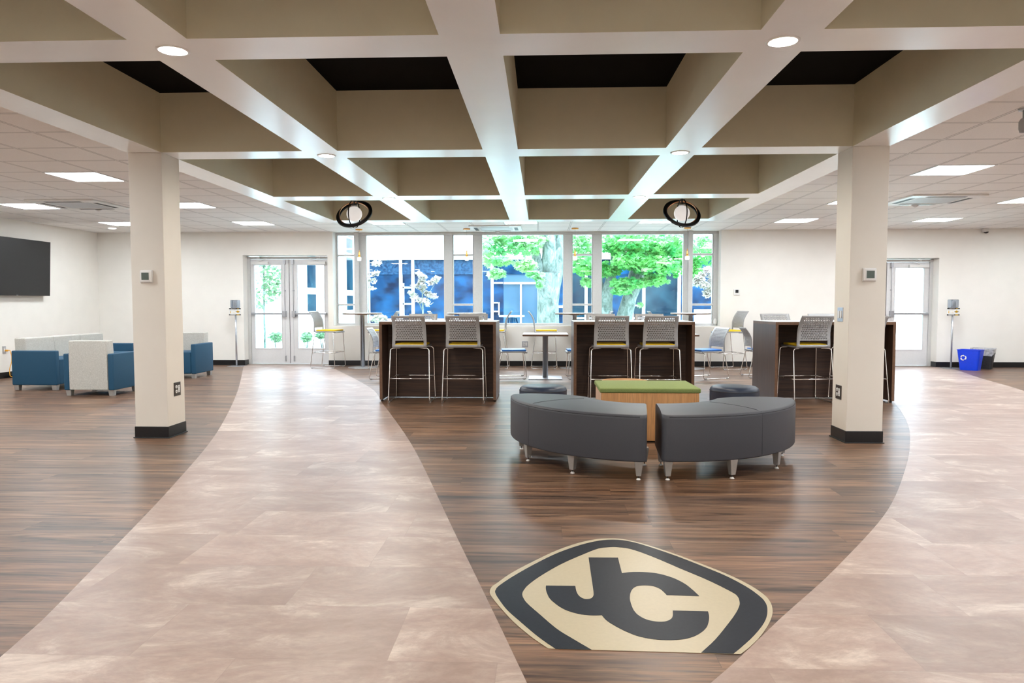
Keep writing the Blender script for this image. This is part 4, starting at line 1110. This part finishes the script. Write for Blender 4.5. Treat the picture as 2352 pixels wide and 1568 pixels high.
def P(px, py, Y): return ((px - 1243.0) / 1662.6 * Y, 1.22 - (py - 695.0) / 1662.6 * Y)
def cl(px, py, Y, Y0, X0, rx, ry, n, dy=.5):
    x, z = P(px, py, Y); s_ = Y / 1662.6
    return ((x - X0, Y - Y0, z), (rx * s_, dy, ry * s_), int(n * 1.4))
X0, _ = P(1258, 700, 19.0)
tr = [([(0, 0, -.1), (.0, 0, .6), (.0, 0, 1.2), (.03, 0, 2.0)], [.36, .30, .28, .33]),
      ([(-.05, 0, 1.7), (-.28, 0, 2.3), (-.42, 0, 3.0), (-.50, .1, 4.4)], [.20, .13, .10, .07]),
      ([(.06, 0, 1.8), (.05, 0, 2.6), (.0, 0, 3.4), (-.05, .1, 5.0)], [.26, .20, .15, .10]),
      ([(.10, 0, 1.6), (.28, 0, 2.2), (.36, 0, 3.0), (.42, .1, 4.6)], [.22, .16, .13, .08])]
C = [cl(*a, 19.0, X0, *b_) for a, b_ in []]
c1 = [cl(1150, 562, 18.6, 19, X0, 55, 26, 260), cl(1205, 565, 18.6, 19, X0, 40, 28, 200), cl(1190, 548, 18.8, 19, X0, 80, 14, 260), cl(1150, 600, 18.0, 19, X0, 30, 10, 130, .3), cl(1140, 628, 17.6, 19, X0, 22, 12, 90, .25),
      cl(1208, 610, 17.8, 19, X0, 24, 16, 130, .3), cl(1228, 632, 17.6, 19, X0, 20, 7, 70, .2), cl(1240, 650, 17.6, 19, X0, 9, 14, 45, .2),
      cl(1280, 565, 19.6, 19, X0, 30, 38, 300), cl(1340, 570, 19.4, 19, X0, 40, 40, 380), cl(1120, 585, 18.3, 19, X0, 14, 30, 80)]
tree((X0, 19.0, 0), tr, c1, 'maple_leaf_pale', .135, 'large forked maple tree with pale mottled trunk outside the middle of the window', 3, group='maple trees in the courtyard')
X1, _ = P(1405, 700, 21.0)
tr = [([(-.25, 0, -.1), (-.22, 0, .8), (-.20, 0, 1.3), (.02, 0, 2.2), (.1, 0, 3.4), (.2, 0, 4.5)], [.28, .24, .20, .11, .09, .06]),
      ([(-.25, 0, .9), (-.42, .1, 1.8), (-.50, .1, 2.8)], [.22, .15, .10]),
      ([(.28, 0, -.1), (.32, 0, .7), (.50, 0, 1.4), (.95, 0, 2.3), (1.4, 0, 3.2)], [.30, .24, .20, .14, .10]),
      ([(.40, 0, 1.0), (.65, .1, 2.2), (.62, .1, 3.6)], [.18, .14, .10])]
c2 = [cl(1475, 565, 20.4, 21, X1, 95, 30, 820, .8), cl(1420, 560, 20.6, 21, X1, 60, 28, 400, .8), cl(1540, 575, 20.6, 21, X1, 60, 36, 430, .8), cl(1445, 600, 20.0, 21, X1, 45, 20, 330, .5), cl(1500, 612, 20.0, 21, X1, 55, 24, 480, .5),
      cl(1395, 620, 20.6, 21, X1, 32, 18, 240, .4), cl(1340, 610, 20.6, 21, X1, 32, 26, 300, .5), cl(1445, 650, 20.2, 21, X1, 48, 13, 330, .5), cl(1425, 668, 20.0, 21, X1, 26, 9, 130, .3), cl(1352, 648, 20.5, 21, X1, 20, 12, 110, .3),
      cl(1500, 645, 20.2, 21, X1, 34, 12, 190, .4), cl(1610, 580, 21.4, 21, X1, 45, 36, 380, .8), cl(1590, 625, 21.2, 21, X1, 16, 30, 150, .3), cl(1555, 610, 20.8, 21, X1, 18, 30, 150, .4), cl(1470, 700, 20.0, 21, X1, 8, 4, 10)]
tree((X1, 21.0, 0), tr, c2, 'maple_leaf', .135, 'big green maple tree with twin trunks outside the right half of the window', 5, group='maple trees in the courtyard')
XS, _ = P(970, 700, 17.0)
def spray(px, py, Y, ry=6, n=14): return cl(px, py, Y, Y, XS, 9, ry, n, .10)
sp = [(962, 628), (972, 636), (964, 650), (953, 655), (968, 662), (985, 652), (997, 644), (1003, 640), (978, 672), (944, 672), (952, 680), (962, 690), (985, 676), (996, 680), (975, 690), (982, 698), (966, 645), (975, 655)]
tree((XS, 17.0, 0), [([(0, 0, -.05), (.0, 0, .8), (-.01, 0, 1.5), (-.03, 0, 1.95)], [.03, .024, .016, .006]), ([(0, 0, 1.0), (-.16, 0, 1.4), (-.28, 0, 1.52)], [.012, .008, .004]), ([(0, 0, 1.15), (.18, 0, 1.5), (.34, 0, 1.75)], [.012, .008, .004])],
     [spray(a, b_, 17.0) for a, b_ in sp], 'blossom_leaf', .10, 'small young tree with whitish leaves outside the big left window pane', 9, 'young_tree')
XR2, _ = P(1620, 700, 16.5)
tree((XR2, 16.5, 0), [([(.15, 0, -.05), (.16, 0, 1.0), (.05, 0, 1.8)], [.03, .02, .008])], [cl(a, b_, 16.5, 16.5, XR2, 10, 8, 22, .12) for a, b_ in ((1600, 640), (1612, 655), (1625, 668), (1608, 632), (1630, 640), (1618, 676), (1632, 655), (1596, 650), (1622, 622))],
     'blossom_leaf', .12, 'young tree with whitish leaves outside the right end of the window', 11, 'young_tree')
XB, _ = P(598, 700, 16.6)
tree((XB, 16.6, 0), [([(-.0, 0, -.05), (.0, 0, 1.5), (.02, 0, 3.4)], [.028, .022, .012])], [cl(a, b_, 16.6, 16.6, XB, 22, 22, 45, .3) for a, b_ in ((600, 615), (620, 632), (596, 655), (634, 640), (612, 670), (590, 690), (636, 668), (606, 596))],
     'shrub_leaf', .10, 'slender young tree outside the left leaf of the left double door', 13, 'young_tree')
XB, _ = P(848, 700, 17.0)
tree((XB, 17.0, 0), [([(-.05, 0, -.05), (-.05, 0, 2.0)], [.02, .008])], [cl(a, b_, 17.0, 17.0, XB, 11, 6, 14, .12) for a, b_ in ((858, 607), (862, 625), (852, 645), (850, 660), (866, 602), (848, 630))],
     'blossom_leaf', .10, 'twigs with whitish leaves at the left edge of the big left window pane', 15, 'young_tree')
def shrub(px, py, Y, rx, rz_, mat, lab, seed, n=220):
    x, z = P(px, py, Y); rnd_ = random.Random(seed); q = MB(); s_ = Y / 1662.6
    r = empty('shrub', (x, Y, 0), 0, lab, 'shrub', 'low shrubs outside the glass')
    for _ in range(6):
        q.tube([(0, 0, ZG), (rnd_.uniform(-1, 1) * rx * s_ * .6, rnd_.uniform(-.15, .15), max(.1, z))], .006, 5)
    q.build('stems', 'bark', r)
    q = MB(); leaves(q, (0, 0, z), (rx * s_, .25, rz_ * s_), n, .07, rnd_); q.build('foliage', mat, r)
shrub(625, 775, 17.6, 20, 12, 'shrub_leaf', 'green shrub beyond the blue bucket, through the left door leaf', 21)
shrub(697, 775, 17.4, 12, 12, 'shrub_leaf', 'green shrub outside the right door leaf, left one', 22)
shrub(733, 770, 18.6, 14, 9, 'shrub_leaf', 'green shrub outside the right door leaf, right one on the mulch', 23)
shrub(866, 730, 16.0, 20, 9, 'blossom_leaf', 'pinkish white flowering shrub just below the big left window pane', 24)
x, z = P(611, 800, 16.8)
q = MB(); q.lathe([(.05, ZG + .012), (.068, .14), (.072, .15)], 20)
tag(q.build('bucket', 'bin_blue', None, loc=(x, 16.8, 0)), 'small dark blue bucket on the paving outside the left door leaf', 'bucket')
# outdoor table with attached seats
x, _ = P(1175, 722, 18.0)
ot = empty('picnic_table', (x, 18.0, 0), 0, 'round outdoor table with attached seats outside the middle pane', 'outdoor table')
MB().lathe([(0, .87), (.31, .87), (.32, .885), (.32, .905), (0, .91)], 36).build('tabletop', 'white_trim', ot)
q = MB(); q.tube([(0, 0, ZG), (0, 0, .87)], .05)
for k_ in range(4):
    a = k_ * PI / 2 + .6; q.tube([(.12 * math.cos(a), .12 * math.sin(a), .85), (.34 * math.cos(a), .34 * math.sin(a), .25), (.5 * math.cos(a), .5 * math.sin(a), .50)], .02, rad=.05)
    q.tube([(.3 * math.cos(a), .3 * math.sin(a), .3), (.34 * math.cos(a), .34 * math.sin(a), ZG)], .02)
q.build('frame', 'glass_blue', ot)
for k_ in range(4):
    a = k_ * PI / 2 + .6; MB().lathe([(.13, .50), (.135, .525), (0, .53)], 20, c=(.5 * math.cos(a), .5 * math.sin(a))).build('seat', 'white_trim', ot)
